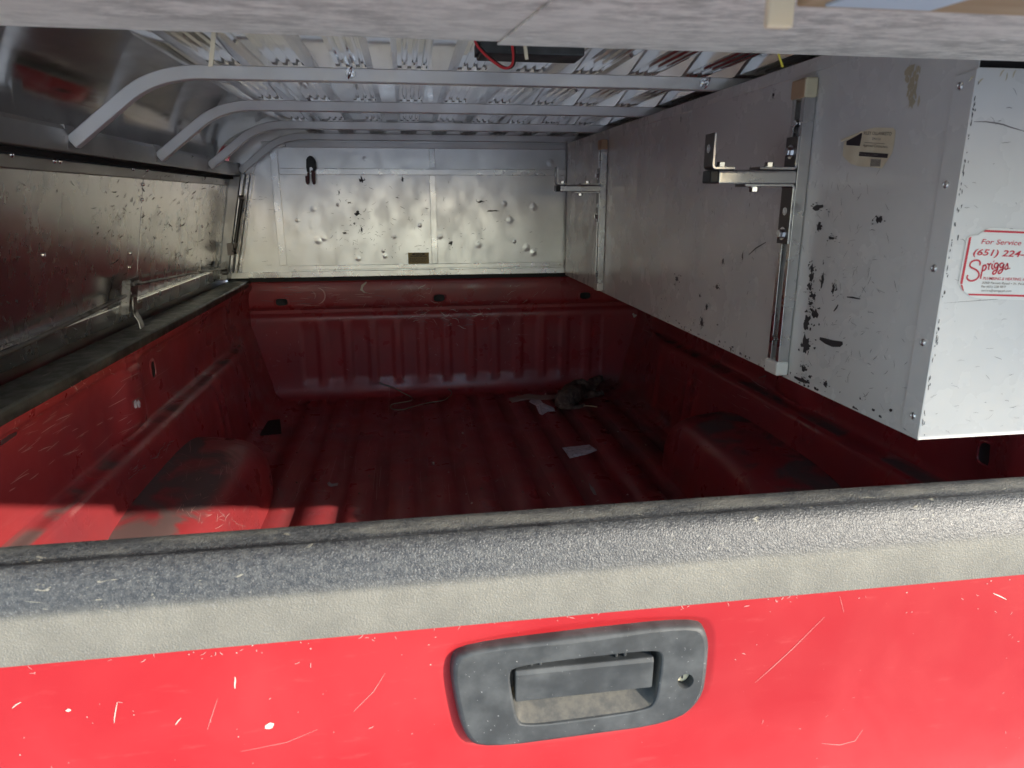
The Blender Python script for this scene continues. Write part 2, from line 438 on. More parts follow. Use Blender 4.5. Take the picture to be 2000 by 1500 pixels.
# ---- bed sides
WPROF = [(0.906, 0.566), (0.904, 0.548), (0.910, 0.530), (0.924, 0.515), (0.930, 0.490), (0.932, 0.42), (0.930, 0.36), (0.925, 0.342), (0.912, 0.334), (0.888, 0.330), (0.878, 0.320), (0.870, 0.29), (0.860, 0.20), (0.850, 0.08), (0.835, 0.03), (0.80, 0.008), (0.79, 0.004)]
def bell(t): return math.exp(-t * t)
def wall_pt(sgn, u, v):
    y = YB + (YF - YB) * u
    k = v * (len(WPROF) - 1); i = min(int(k), len(WPROF) - 2); f = k - i
    X = WPROF[i][0] * (1 - f) + WPROF[i + 1][0] * f; Z = WPROF[i][1] * (1 - f) + WPROF[i + 1][1] * f
    m = max(0.0, min(1.0, (Z - 0.335) / 0.03)) * max(0.0, min(1.0, (0.535 - Z) / 0.03))
    for yc, wd in ((1.075, 0.075), (0.25, 0.09)):
        t = (y - yc) / wd
        if abs(t) < 1.6: X -= 0.030 * m / (1 + (abs(t)) ** 5)
    low = max(0.0, min(1.0, (Z - 0.03) / 0.05)) * max(0.0, min(1.0, (0.30 - Z) / 0.05))
    for yc in (1.62, 1.70, 2.02): X -= 0.008 * low * bell((y - yc) / 0.014)
    if Z < 0.36:      # the ledge runs out before the front corner
        t = max(0.0, min(1.0, (y - 2.02) / 0.36)); t = t * t * (3 - 2 * t)
        if Z > 0.03: X = X * (1 - t) + (0.93 - (0.36 - Z) * 0.25) * t
    # rounded front corner
    c = max(0.0, (y - (YF - 0.10)) / 0.10); X -= 0.012 * c * c * (0.3 + 0.7 * (1 if Z < 0.5 else max(0, (0.56 - Z) / 0.06)))
    return (sgn * X, y, Z)
def side(sgn, nm):
    o = MB().grid(lambda u, v: wall_pt(sgn, u, v), 150, (len(WPROF) - 1) * 3, flip=(sgn > 0)).build('bed_side', 'red_bed_paint', truck, smooth=60)
    return o
sideL = side(-1, 'l'); sideR = side(1, 'r')
# outer skins and rail tops
for s in (-1, 1):
    op = [(0.904, 0.566), (1.002, 0.566), (1.03, 0.552), (1.045, 0.50), (1.035, 0.2), (1.02, 0.0), (1.0, -0.22), (0.96, -0.26)]
    MB().grid(lambda u, v: (s * op[round(v * 7)][0], -0.0 + 2.62 * u, op[round(v * 7)][1]), 6, 7, flip=(s < 0)).build('fender_skin', 'red_paint', truck, smooth=50)
    cp = [(0.905, 0.548), (0.9025, 0.5705), (0.9055, 0.5745), (0.93, 0.5755), (0.985, 0.5750), (0.998, 0.572), (1.001, 0.568)]
    MB().grid(lambda u, v: (s * cp[round(v * 6)][0], 0.03 + 2.50 * u, cp[round(v * 6)][1]), 20, 6, flip=(s < 0)).build('rail_cap', 'rail_plastic', truck, smooth=40, thick=0.002)
# ---- wheel wells
def well(sgn):
    def fn(u, v):
        a = u; b = (1 - min(a, 1.0) ** 5.0) ** (1 / 5.0) if a < 1 else 0.0
        th = math.pi * v
        ex = 0.62
        cy_ = math.copysign(abs(math.cos(th)) ** ex, math.cos(th)); sz = abs(math.sin(th)) ** ex
        x = 0.90 + (0.648 - 0.90) * a
        wob = 0.006 * math.sin(7 * v + 3 * a)
        return (sgn * x, 1.02 + 0.50 * cy_ * (0.25 + 0.75 * b) * (1 - 0.06 * a) if b > 0.0 else 1.02 + 0.50 * cy_ * 0.25, (0.243 + wob) * sz * b)
    us = [0, .1, .2, .3, .4, .5, .6, .68, .75, .81, .86, .90, .93, .955, .975, .99, .997, 1.0]
    return MB().grid(lambda u, v: fn(us[round(u * (len(us) - 1))], v), len(us) - 1, 40, flip=(sgn < 0)).build('wheel_well', 'red_bed_paint', truck, smooth=60)
wellL = well(-1); wellR = well(1)
# ---- front bulkhead of the bed
BP = [(2.512, 0.568), (2.500, 0.566), (2.494, 0.556), (2.493, 0.47), (2.494, 0.452), (2.502, 0.440), (2.516, 0.430), (2.516, 0.418), (2.506, 0.410), (2.498, 0.400), (2.496, 0.385), (2.496, 0.36), (2.496, 0.30), (2.496, 0.2), (2.496, 0.12), (2.495, 0.09), (2.490, 0.05), (2.476, 0.022), (2.45, 0.010), (2.42, 0.006)]
def bulk(u, v):
    x = -0.93 + 1.86 * u
    k = v * (len(BP) - 1); i = min(int(k), len(BP) - 2); f = k - i
    Y = BP[i][0] * (1 - f) + BP[i + 1][0] * f; Z = BP[i][1] * (1 - f) + BP[i + 1][1] * f
    m = max(0.0, min(1.0, (Z - 0.075) / 0.025)) * max(0.0, min(1.0, (0.375 - Z) / 0.025)) * (1 if abs(x) < 0.74 else 0)
    ph = ((x + 0.03) / 0.116) % 1.0
    r = max(0.0, min(1.0, (0.5 - abs(ph - 0.5)) / 0.10 - 1.3))
    return (x, Y + 0.007 * m * r, Z)
bulkhead = MB().grid(bulk, 240, (len(BP) - 1) * 2, flip=True).build('bulkhead', 'red_bed_paint', truck, smooth=70)
bvT = [bvh_of(o) for o in (sideL, sideR, wellL, wellR, bulkhead, floor)]
bx('cab_back', (-0.95, 0.95, 2.535, 2.60, -0.25, 1.15), 'red_paint', truck, 0.01)
bx('leak_panel', (-0.95, 0.95, 2.5135, 2.533, -0.05, 0.564), 'red_bed_paint', truck, 0)  # unseen panel added behind the bulkhead to close light leaks
# oval tie-down holes with a pressed rim
def oval_hole(parent, px, py, rw, rh):
    h = hit(bvT, px, py); p, n = h
    if abs(n.x) > abs(n.y): n = Vector((math.copysign(1, n.x), 0, 0))
    else: n = Vector((0, -1, 0))
    u = Vector((0, 0, 1)).cross(n); w_ = Vector((0, 0, 1)); m = MB(); N = 28
    def loop(k, hgt, c=p):
        out = []
        for i in range(N):
            a = 2 * math.pi * i / N
            ca, sa = math.cos(a), math.sin(a)
            ca = math.copysign(abs(ca) ** 0.6, ca); sa = math.copysign(abs(sa) ** 0.6, sa)
            out.append(c + u * (ca * rw * k) + w_ * (sa * rh * k) + n * hgt)
        return out
    ls = [loop(1.35, 0.0005), loop(1.22, 0.003), loop(1.05, 0.0035), loop(0.98, 0.001)]
    for i, l in enumerate(ls): m.v += [tuple(q) for q in l]
    for i in range(3):
        for k in range(N): m.f.append((i * N + k, i * N + (k + 1) % N, (i + 1) * N + (k + 1) % N, (i + 1) * N + k)); m.m.append(0)
    m.f.append(tuple(3 * N + k for k in range(N))); m.m.append(1)
    m.build('tie_down_hole', ['red_bed_paint', 'rubber'], parent, smooth=60)
for px, py in ((550, 590), (858, 582), (1143, 577)): oval_hole(bulkhead, px, py, 0.026, 0.016)
oval_hole(sideL, 298, 721, 0.016, 0.022)
oval_hole(sideR, 1930, 888, 0.022, 0.022)
# ---- tailgate: outer skin with the handle opening, plastic cap, inner skin
HO = [(-0.168, 0.362), (-0.151, 0.380), (0.0, 0.3845), (0.154, 0.387), (0.176, 0.369), (0.1775, 0.315), (0.174, 0.265), (0.136, 0.233), (0.0, 0.2275), (-0.130, 0.228), (-0.153, 0.248), (-0.164, 0.31)]
HI = [(-0.093, 0.338), (-0.086, 0.350), (0.0, 0.352), (0.100, 0.354), (0.111, 0.345), (0.1095, 0.31), (0.106, 0.274), (0.095, 0.261), (0.01, 0.2585), (-0.073, 0.257), (-0.083, 0.270), (-0.089, 0.305)]
HO = [tuple(p) for p in chaikin(HO, 2)]; HI = [tuple(p) for p in chaikin(HI, 2)]
NH = len(HO)
def scl(loop, k, c=(0.005, 0.306), add=0.0):
    out = []
    for p in loop:
        d = Vector((p[0] - c[0], p[1] - c[1])); q = d * k + d.normalized() * add; out.append((c[0] + q.x, c[1] + q.y))
    return out
def ringmesh(m, loops, mi=0):
    base = len(m.v); n = len(loops[0])
    for l in loops: m.v += [tuple(p) for p in l]
    for i in range(len(loops) - 1):
        for k in range(n):
            a, b = base + i * n + k, base + i * n + (k + 1) % n
            m.f.append((a, b, b + n, a + n)); m.m.append(mi)
def rectloop(x0, x1, z0, z1, src, c=(0.005, 0.306)):
    out = []
    for p in src:
        dx, dz = p[0] - c[0], p[1] - c[1]
        t = min((x1 - c[0]) / dx if dx > 0 else (x0 - c[0]) / dx if dx < 0 else 9e9, (z1 - c[1]) / dz if dz > 0 else (z0 - c[1]) / dz if dz < 0 else 9e9)
        out.append((c[0] + dx * t, c[1] + dz * t))
    return out
tg = MB()
L0 = rectloop(-0.80, 0.80, -0.02, 0.425, HO)
# corners of the rectangle: snap the nearest points
for cx_, cz_ in ((-0.80, -0.02), (0.80, -0.02), (-0.80, 0.425), (0.80, 0.425)):
    k = min(range(NH), key=lambda i: (L0[i][0] - cx_) ** 2 + 4 * (L0[i][1] - cz_) ** 2); L0[k] = (cx_, cz_)
y_ = lambda l, Y: [(p[0], Y, p[1]) for p in l]
ringmesh(tg, [y_(L0, 0.0), y_(scl(HO, 1.0, add=0.016), 0.0), y_(scl(HO, 1.0, add=0.010), 0.0012), y_(scl(HO, 1.0, add=0.003), 0.0045), y_(scl(HO, 1.0, add=-0.004), 0.005), y_(scl(HO, 0.93), 0.006)])
tg.box(-0.80, 0.80, 0.045, 0.064, 0.0, 0.520)
tg.box(-0.805, -0.795, 0.0005, 0.050, -0.02, 0.415); tg.box(0.795, 0.805, 0.0005, 0.050, -0.02, 0.415)
tailgate = tg.build('tailgate', 'red_paint', truck, smooth=30)
cpf = [(-0.0005, 0.4105), (-0.0035, 0.4112), (-0.0042, 0.4135), (-0.0045, 0.444), (-0.004, 0.466), (-0.002, 0.476), (0.002, 0.486), (0.0075, 0.499), (0.0135, 0.510), (0.0205, 0.5185), (0.027, 0.5225), (0.030, 0.5225), (0.034, 0.5215), (0.040, 0.524), (0.052, 0.5275), (0.064, 0.529), (0.069, 0.526), (0.070, 0.515)]
def capfn(u, v):
    i = round(v * (len(cpf) - 1)); x = -0.80 + 1.60 * u
    dz = 0.0015 * math.sin(3 * x + 1) if i > 7 else 0
    return (x, cpf[i][0], cpf[i][1] + dz)
cap = MB().grid(capfn, 40, len(cpf) - 1).build('top_cap', 'weathered_lit_plastic', tailgate, smooth=50)
# ---- handle bezel
def fill_holes(loops3):
    bm = bmesh.new(); edges = []
    for l in loops3:
        vs_ = [bm.verts.new(p) for p in l]
        edges += [bm.edges.new((vs_[i], vs_[(i + 1) % len(vs_)])) for i in range(len(vs_))]
    bmesh.ops.triangle_fill(bm, use_beauty=True, use_dissolve=False, edges=edges, normal=(0, -1, 0))
    bm.verts.index_update()
    v = [tuple(x.co) for x in bm.verts]; f = [tuple(q.index for q in p.verts) for p in bm.faces]
    bm.free(); return v, f
lockc = (0.1455, 0.3005); LK = [(lockc[0] + 0.0115 * math.cos(2 * math.pi * k / 24), lockc[1] + 0.0115 * math.sin(2 * math.pi * k / 24)) for k in range(24)]
bz = MB()
ringmesh(bz, [y_(scl(HO, 1.0, add=0.001), 0.0055), y_(HO, -0.002), y_(scl(HO, 1.0, add=-0.0012), -0.008), y_(scl(HO, 1.0, add=-0.004), -0.0108), y_(scl(HO, 1.0, add=-0.008), -0.012)])
v_, f_ = fill_holes([y_(scl(HO, 1.0, add=-0.008), -0.012), y_(scl(HI, 1.0, add=0.003), -0.012), y_(LK, -0.012)])
bz.add(v_, f_)
back = []
for p in HI:
    zz = p[1]; xx = p[0] * 0.985
    back.append((xx, 0.032 if zz > 0.30 else 0.028, max(zz, 0.292) if zz < 0.30 else zz))
ringmesh(bz, [y_(scl(HI, 1.0, add=0.003), -0.012), y_(scl(HI, 1.0, add=0.001), -0.0112), y_(HI, -0.0085)])
ringmesh(bz, [y_(HI, -0.0085), back], 1)
bz.add(back, [tuple(range(NH))], 1)
LKb = [(lockc[0] + (p[0] - lockc[0]) * 0.93, lockc[1] + (p[1] - lockc[1]) * 0.93) for p in LK]
ringmesh(bz, [y_(LK, -0.012), y_(LKb, -0.010), y_(LKb, 0.004)], 0)
bezel = bz.build('handle_bezel', ['black_plastic', 'dusty_plastic'], tailgate, smooth=35)
lv = MB(); lv.prism([(-0.0035, 0.290), (-0.006, 0.293), (-0.0075, 0.333), (-0.005, 0.3385), (0.014, 0.3395), (0.014, 0.305)], 0, -0.0845, 0.1015)
for tx in (-0.062, -0.050, 0.052, 0.064): lv.box(tx - 0.002, tx + 0.002, 0.0, 0.012, 0.339, 0.347)
lv.build('handle_lever', 'black_plastic', tailgate, bevel=0.0018)
lc = MB(); lc.lathe([(0.0104, 0.0), (0.0104, 0.003), (0.0085, 0.0045)], (lockc[0], 0.005, lockc[1]), (0, -1, 0), 24)
lc.box(lockc[0] - 0.001, lockc[0] + 0.001, -0.0008, 0.0005, lockc[1] - 0.004, lockc[1] + 0.006, 1)
lc.build('lock_cylinder', ['cream_cap', 'ink'], tailgate, smooth=30)
# paint chips and scratches on the tailgate skin
tm = MB(); T3 = lambda u, v: (u, -0.0005 - JIT[0], v)
def tpx(px, py): p = on(1, px, py, -0.0006); return (p.x, p.z)
def tstroke(pts, wd, mi): stroke(tm, T3, [tpx(*p) for p in pts], wd * 0.7, mi)
tstroke([(459, 1322), (459.5, 1330), (458.5, 1338), (459, 1345)], 0.0026, 0)
blob(tm, T3, *tpx(526, 1418), 0.0065, 0.0042, 0, 14, 0.15, 0.5)
tstroke([(24, 1383), (32, 1376), (41, 1371)], 0.0018, 0); blob(tm, T3, *tpx(134, 1387), 0.003, 0.002, 0, 8, .2)
tstroke([(223, 1412), (224, 1400), (226, 1388), (229, 1372)], 0.0016, 0); tstroke([(343, 1415), (348, 1408), (354, 1402)], 0.0018, 0)
tstroke([(1940, 1159), (1952, 1164), (1966, 1171)], 0.0022, 0)
tstroke([(1475, 1333), (1510, 1302), (1550, 1265), (1610, 1205)], 0.0009, 1); tstroke([(1640, 1165), (1648, 1195)], 0.0006, 1)
tstroke([(1605, 1452), (1640, 1455), (1670, 1447), (1685, 1425)], 0.0011, 1)
tstroke([(690, 1390), (730, 1350), (752, 1315)], 0.0008, 1); tstroke([(405, 1425), (415, 1395), (425, 1365)], 0.0007, 1)
tstroke([(470, 1468), (560, 1450), (620, 1425)], 0.0007, 1)
for _ in range(150):
    px = random.uniform(0, 2000); edge = random.random() < 0.5
    py0 = 1302 - 0.092 * px
    py = py0 + (random.uniform(3, 22) if edge else random.uniform(10, 330))
    if 860 < px < 1410 and py > py0 + 15: continue
    u, v = tpx(px, py)
    if random.random() < 0.6: rstroke(tm, T3, u, v, random.uniform(0.002, 0.010), random.uniform(0, 3.14), random.uniform(0.0004, 0.0010), 1)
    else: blob(tm, T3, u, v, random.uniform(.0005, .0012), random.uniform(.0004, .001), random.choice((0, 1)), 7)
tm.build('paint_chips', ['bare_chip', 'pale_scratch'], tailgate, kind='stuff')
# ---- scratches and marks inside the bed
def proj_marks(name, parent, todo, mats, lift=0.0008):
    m = MB()
    for pts, wd, mi in todo:
        P = []
        for p in pts:
            h = hit(bvT, *p)
            if h: P.append((h[0] + h[1] * lift, h[1]))
        if len(P) < 2: continue
        L, Rr = [], []; jj = random.uniform(0, 0.0006)
        for i, (q, n) in enumerate(P):
            t = (P[min(i + 1, len(P) - 1)][0] - P[max(i - 1, 0)][0]).normalized(); s = n.cross(t).normalized()
            hgt = wd * (0.25 + 0.75 * math.sin(math.pi * (i + 0.3) / (len(P) - 0.4))) / 2
            q = q + n * jj; L.append(q + s * hgt); Rr.append(q - s * hgt)
        k = len(P); m.add(L + Rr, [(i, i + 1, k + i + 1, k + i) for i in range(k - 1)], mi)
    if m.v: return m.build(name, mats, parent, kind='stuff')
def wander(px, py, ln, ang, n=6, curl=0.35):
    o = []
    for _ in range(n):
        o.append((px, py)); px += math.cos(ang) * ln / n; py += math.sin(ang) * ln / n; ang += random.uniform(-curl, curl)
    return o
todo = []
arc = lambda cx_, cy_, r, a0, a1, n=10: [(cx_ + r * math.cos(a0 + (a1 - a0) * i / n), cy_ + r * 0.95 * math.sin(a0 + (a1 - a0) * i / n)) for i in range(n + 1)]
todo.append((arc(618, 578, 17, -1.4, 1.3), 0.006, 0)); todo.append((arc(605, 578, 11, -1.2, 0.6), 0.003, 0))
todo.append(([(716, 551), (708, 558), (706, 566), (712, 571)], 0.012, 1)); todo.append(([(712, 571), (722, 573)], 0.003, 1))
for _ in range(34): todo.append((wander(random.uniform(500, 740), random.uniform(556, 600), random.uniform(10, 45), random.uniform(-0.08, 0.08), curl=0.05), random.uniform(.001, .0022), random.choice((0, 2))))
for _ in range(110): todo.append((wander(random.gauss(880, 70), random.gauss(612, 16), random.uniform(5, 26), random.uniform(-0.5, 0.5), curl=0.6), random.uniform(.001, .0032), random.choice((2, 2, 0, 1))))
for _ in range(45): todo.append((wander(random.uniform(740, 1080), random.uniform(556, 605), random.uniform(5, 26), random.uniform(-1.2, 1.2), curl=0.5), random.uniform(.0008, .002), random.choice((0, 1, 2))))
for _ in range(40): todo.append((wander(random.uniform(520, 1150), random.uniform(625, 745), random.uniform(3, 12), random.uniform(-3, 3), curl=0.8), random.uniform(.0008, .002), 0))
proj_marks('scratches', bulkhead, todo, ['pale_scratch', 'bare_chip', 'grey_scuff'])
todo = []
for _ in range(60):
    px = random.uniform(0, 420); todo.append((wander(px, 830 - 0.55 * px + random.uniform(5, 150), random.uniform(8, 60), -0.55 + random.uniform(-.15, .15), curl=0.08), random.uniform(.0006, .0016), 0))
for _ in range(50):
    px = random.uniform(0, 460); todo.append((wander(px, 822 - 0.55 * px + random.uniform(2, 40), random.uniform(3, 12), random.uniform(-2, 2), curl=0.5), random.uniform(.0008, .002), random.choice((0, 1))))
todo.append(([(0, 868), (14, 856), (32, 846)], 0.012, 3)); todo.append(([(0, 862), (18, 852)], 0.006, 3))
todo.append(([(256, 802), (258, 785), (270, 777), (280, 780)], 0.0025, 2))
todo.append(([(262, 783), (264, 790), (265, 797)], 0.022, 4)); todo.append(([(268, 783), (271, 790), (272, 796)], 0.020, 4))
todo.append((arc(492, 750, 9, -1.5, 1.6), 0.002, 0))
proj_marks('scratches', sideL, todo, ['pale_scratch', 'bare_chip', 'grey_scuff', 'bright_scratch', 'paper'])
todo = []
for _ in range(70): todo.append((wander(random.uniform(330, 480), random.uniform(880, 1035), random.uniform(5, 30), random.uniform(-3, 3), curl=0.25), random.uniform(.0006, .0012), 0))
for _ in range(26): px = random.uniform(250, 330); todo.append((wander(px, 930 - 0.75 * (px - 250) + random.gauss(0, 5), random.uniform(6, 20), -0.7 + random.uniform(-.6, .6)), random.uniform(.001, .003), 2))
proj_marks('scratches', wellL, todo, ['pale_scratch', 'bare_chip', 'bright_scratch'])
todo = [([(1483, 738), (1497, 734), (1492, 748)], 0.006, 1), ([(1468, 742), (1482, 752), (1498, 760)], 0.003, 0), ([(1236, 612), (1239, 618), (1243, 615)], 0.016, 2)]
for _ in range(25): px = random.uniform(1250, 1500); todo.append((wander(px, 640 + 0.46 * (px - 1250) + random.uniform(0, 90), random.uniform(5, 30), 0.45, curl=.1), random.uniform(.0006, .0014), 0))
proj_marks('scratches', sideR, todo, ['pale_scratch', 'grey_scuff', 'bare_chip'])
todo = []
for _ in range(70):
    px, py = random.uniform(520, 1300), random.uniform(790, 990); d = Vector((791 - px, 390 - py)).normalized()
    todo.append(([(px, py), (px + d.x * random.uniform(8, 60), py + d.y * random.uniform(8, 60))], random.uniform(.0008, .0018), 0))
for _ in range(60): todo.append((wander(random.uniform(520, 1300), random.uniform(780, 1000), random.uniform(2, 14), random.uniform(-3, 3), 5, .8), random.uniform(.001, .002), random.choice((0, 1))))
proj_marks('scratches', floor, todo, ['pale_scratch', 'bare_chip'])
# ---- what carries the truck (below the frame)
for s in (-1, 1):
    m = MB(); m.lathe([(0.20, -0.115), (0.24, -0.125), (0.36, -0.125), (0.395, -0.09), (0.395, 0.09), (0.36, 0.125), (0.24, 0.125), (0.20, 0.115)], (s * 0.84, 1.02, -0.385), (1, 0, 0), 40)
    wh = m.build('wheel', 'tyre', truck, smooth=40)
    MB().lathe([(0.235, 0.0), (0.22, 0.012), (0.10, -0.02), (0.05, 0.0)], (s * 0.965, 1.02, -0.385), (s, 0, 0), 24).build('rim', 'chrome', wh, smooth=40)
bx('axle', (-0.75, 0.75, 0.97, 1.07, -0.44, -0.33), 'tyre', truck, 0.02)
bx('chassis', (-0.45, 0.45, 0.05, 4.4, -0.33, -0.03), 'tyre', truck, 0.02)
bx('bumper', (-0.92, 0.92, -0.13, -0.005, -0.27, -0.06), 'chrome', truck, 0.02)

# ================================================================== TRUCK CAP (topper)
topper = thing('truck_cap', (0, 1.25, 0.576), 'ribbed bare aluminium truck cap standing on the rails of the red bed', 'truck cap')
YW = 2.485
# ---- roof: ridged sheet with rolled shoulders
rp = []
for i in range(15):
    a = math.pi / 2 * i / 14; rp.append((-0.66 - 0.295 * math.cos(a), 1.055 + 0.170 * math.sin(a)))
x = -0.655
while x < 0.64:
    rp += [(x, 1.2275), (x + 0.046, 1.2275), (x + 0.058, 1.2035)]
    for k in range(3):
        x2 = x + 0.066 + k * 0.021; rp += [(x2, 1.2035), (x2 + 0.004, 1.2070), (x2 + 0.009, 1.2070), (x2 + 0.013, 1.2035)]
    x += 0.131
    rp += [(x - 0.012, 1.2035)]
rp += [(x, 1.2275)]
n0 = len(rp)
for i in range(14, -1, -1):
    a = math.pi / 2 * i / 14; rp.append((0.665 + 0.29 * math.cos(a), 1.055 + 0.170 * math.sin(a)))
MB().grid(lambda u, v: (rp[round(v * (len(rp) - 1))][0], 0.0 + 2.53 * u, rp[round(v * (len(rp) - 1))][1]), 10, len(rp) - 1).build('roof', 'roof_aluminium', topper, smooth=25, thick=0.0012)
# ---- bows
def bow_path():
    p = [(-0.900, 1.052), (-0.84, 1.099), (-0.785, 1.142)]
    a, c, b = Vector((-0.785, 1.142)), Vector((-0.715, 1.1995)), Vector((-0.61, 1.1995))
    for i in range(1, 11):
        t = i / 10; q = a * (1 - t) ** 2 + c * 2 * t * (1 - t) + b * t * t; p.append((q.x, q.y))
    p += [(-0.3, 1.2), (0.0, 1.2)]
    return p + [(-x_, z_) for x_, z_ in p[-2::-1]]
BPATH = bow_path()
eye = []
for y0 in (0.895, 1.430, 1.965, 2.440):
    n = len(BPATH); off = []
    for i in range(n):
        a, b = Vector(BPATH[max(i - 1, 0)]), Vector(BPATH[min(i + 1, n - 1)]); t = (b - a).normalized(); off.append((BPATH[i][0] + t.y * 0.028, BPATH[i][1] - t.x * 0.028))
    m = MB(); rings = []
    for i in range(n):
        o_, i_ = BPATH[i], off[i]
        rings.append([(o_[0], y0, o_[1]), (i_[0], y0, i_[1]), (i_[0], y0 + 0.024, i_[1]), (o_[0], y0 + 0.024, o_[1])])
    ringmesh(m, rings); m.f += [(0, 1, 2, 3)[::-1], tuple(4 * (n - 1) + k for k in range(4))]; m.m += [0, 0]
    b_ = m.build('roof_bow', 'trim_aluminium', topper, smooth=30, bevel=0.002)
    eye.append(b_)
    m = MB(); m.box(-0.922, -0.8935, y0 - 0.010, y0 + 0.030, 1.028, 1.0765); m.build('bow_clip', 'beam_aluminium', topper, bevel=0.001)
def eyebolt(px, py, parent):
    p = on(1, px, py, 0.894); m = MB()
    m.lathe([(0.011, 0.0), (0.011, 0.002), (0.0075, 0.002), (0.0075, 0.005), (0.003, 0.006), (0.003, 0.009)], p, (0, -1, 0), 16)
    c = p + Vector((0.0, -0.019, -0.002)); m.tube([c + Vector((0.004 * math.sin(a), 0.011 * math.cos(a), 0.011 * math.sin(a))) for a in [2 * math.pi * k / 18 for k in range(19)]], 0.0022, 8)
    m.build('eye_bolt', 'zinc', parent, smooth=40)
eyebolt(685, 143, eye[0]); eyebolt(1374, 163, eye[0])
# ---- side beam, gap strip, door track
MB().prism([(-0.962, 1.020), (-0.895, 1.022), (-0.893, 1.066), (-0.899, 1.0755), (-0.962, 1.078)], 1, 0.0, 2.47).build('side_beam', 'beam_aluminium', topper, bevel=0.002)
MB().prism([(0.962, 1.020), (0.895, 1.022), (0.893, 1.066), (0.899, 1.0755), (0.962, 1.078)], 1, 0.0, 2.47).build('side_beam', 'beam_aluminium', topper, bevel=0.002)
bx('beam_gap', (-0.962, -0.912, 0.0, 2.42, 1.0085, 1.0195), 'dark_gap', topper, 0)  # flat black strip painted for the shaded gap under the beam
DX = lambda z: -0.93 - 0.196 * (1.037 - z)
def slab(m, y0, y1, z0, z1, out, th, mi=0):
    """slab parallel to the leaning door, its inner face 'out' metres inwards of the door plane"""
    v = []
    for yy in (y0, y1):
        for zz in (z0, z1):
            v += [(DX(zz) + out, yy, zz), (DX(zz) + out - th, yy, zz)]
    m.add(v, [(0, 2, 6, 4), (1, 5, 7, 3), (0, 4, 5, 1), (2, 3, 7, 6), (0, 1, 3, 2), (4, 6, 7, 5)], mi); return m
m = MB(); slab(m, 0.03, 2.40, 0.600, 1.004, 0.0, 0.010)
door = m.build('side_door', 'door_aluminium', topper, bevel=0.001)
slab(MB(), 0.032, 2.395, 0.982, 1.0075, 0.009, 0.0088).build('door_hem', 'beam_aluminium', door, bevel=0.002)
slab(MB(), 1.432, 2.392, 0.646, 0.981, 0.0022, 0.0020).build('door_panel', 'door_aluminium', door)
slab(MB(), 0.040, 1.430, 0.646, 0.981, 0.0012, 0.0010).build('door_panel', 'door_aluminium', door)
m = MB(); slab(m, 0.032, 2.398, 0.596, 0.645, 0.022, 0.0218); m.build('bottom_rail', 'door_aluminium', door, bevel=0.004)
# outer weather strip below the door and the far side wall
bx('base_rail', (-1.050, -1.020, 0.0, 2.53, 0.553, 0.602), 'beam_aluminium', topper, 0.002)
MB().prism([(0.935, 1.02), (1.02, 0.578), (1.028, 0.578), (0.945, 1.02)], 1, 0.0, 2.50).build('side_panel', 'door_aluminium', topper)
bx('base_rail', (1.006, 1.045, 0.0, 2.53, 0.553, 0.602), 'beam_aluminium', topper, 0.002)
# rear frame
for s in (-1, 1):
    MB().prism([(s * 0.905, 1.07), (s * 0.965, 1.07), (s * 1.045, 0.578), (s * 0.985, 0.578)], 1, 0.0305, 0.060).build('rear_post', 'beam_aluminium', topper, bevel=0.002)
bx('rear_header', (-0.93, 0.93, 0.0, 0.03, 1.095, 1.2), 'beam_aluminium', topper, 0.002)
# door hardware
bvD = [bvh_of(o) for o in topper.children_recursive if o.name.startswith(('side_door', 'door_panel', 'bottom_rail', 'door_hem'))]
def dome(m, p, n, r, h, mi=0, dimple=True):
    pr = [(r * 1.0, -0.0006), (r, h * 0.35), (r * 0.8, h * 0.8), (r * 0.5, h)]
    if dimple: pr += [(r * 0.38, h * 0.6), (r * 0.2, h * 0.55)]
    m.lathe(pr, p, n, 12, mi)
for px, py in ((106, 314), (117, 315), (260, 330), (287, 332), (279, 360), (277, 390), (400, 348), (441, 355), (85, 498), (255, 495), (252, 522), (352, 440), (395, 442), (22, 302)):
    h = hit(bvD, px, py)
    if h:
        m = MB(); dome(m, h[0], h[1], 0.0055, 0.0035); m.build('rivet', 'zinc', door, smooth=40)
zx = lambda z, o_=0.0: DX(z) + o_
MB().tube([(zx(.640, .034), 0.06, .633), (zx(.64, .034), 0.7, .640), (zx(.655, .036), 1.27, .672)], 0.0055, 10).build('lock_rod', 'grimy_steel', door, smooth=40)
MB().tube([(zx(.69, .034), 1.33, .694), (zx(.67, .032), 1.9, .668), (zx(.65, .030), 2.36, .640)], 0.0042, 10).build('lock_rod', 'grimy_steel', door, smooth=40)
m = MB(); slab(m, 1.262, 1.375, 0.618, 0.712, 0.026, 0.004); slab(m, 1.262, 1.266, 0.618, 0.712, 0.045, 0.022); slab(m, 1.290, 1.372, 0.620, 0.640, 0.042, 0.016)
latch = m.build('door_latch', 'grimy_steel', door, bevel=0.001)
for y_0, z_0 in ((1.30, .694), (1.345, .697), (1.285, .672), (1.33, .655)): MB().lathe([(0.007, 0), (0.007, 0.012), (0.005, 0.014)], (zx(z_0, .026), y_0, z_0), (1, 0, 0.2), 12).build('latch_pin', 'grimy_steel', door, smooth=40)
lp = smoothpath([(zx(.66, .050), 1.272, .664), (zx(.64, .052), 1.268, .640), (zx(.63, .055), 1.262, .618), (zx(.63, .066), 1.260, .600), (zx(.63, .070), 1.256, .580)], 2)
m = MB(); rings = [[p + Vector((0.0015, 0, 0)), p + Vector((0.0015, 0.028, 0)), p + Vector((-0.0015, 0.028, 0)), p + Vector((-0.0015, 0, 0))] for p in lp]
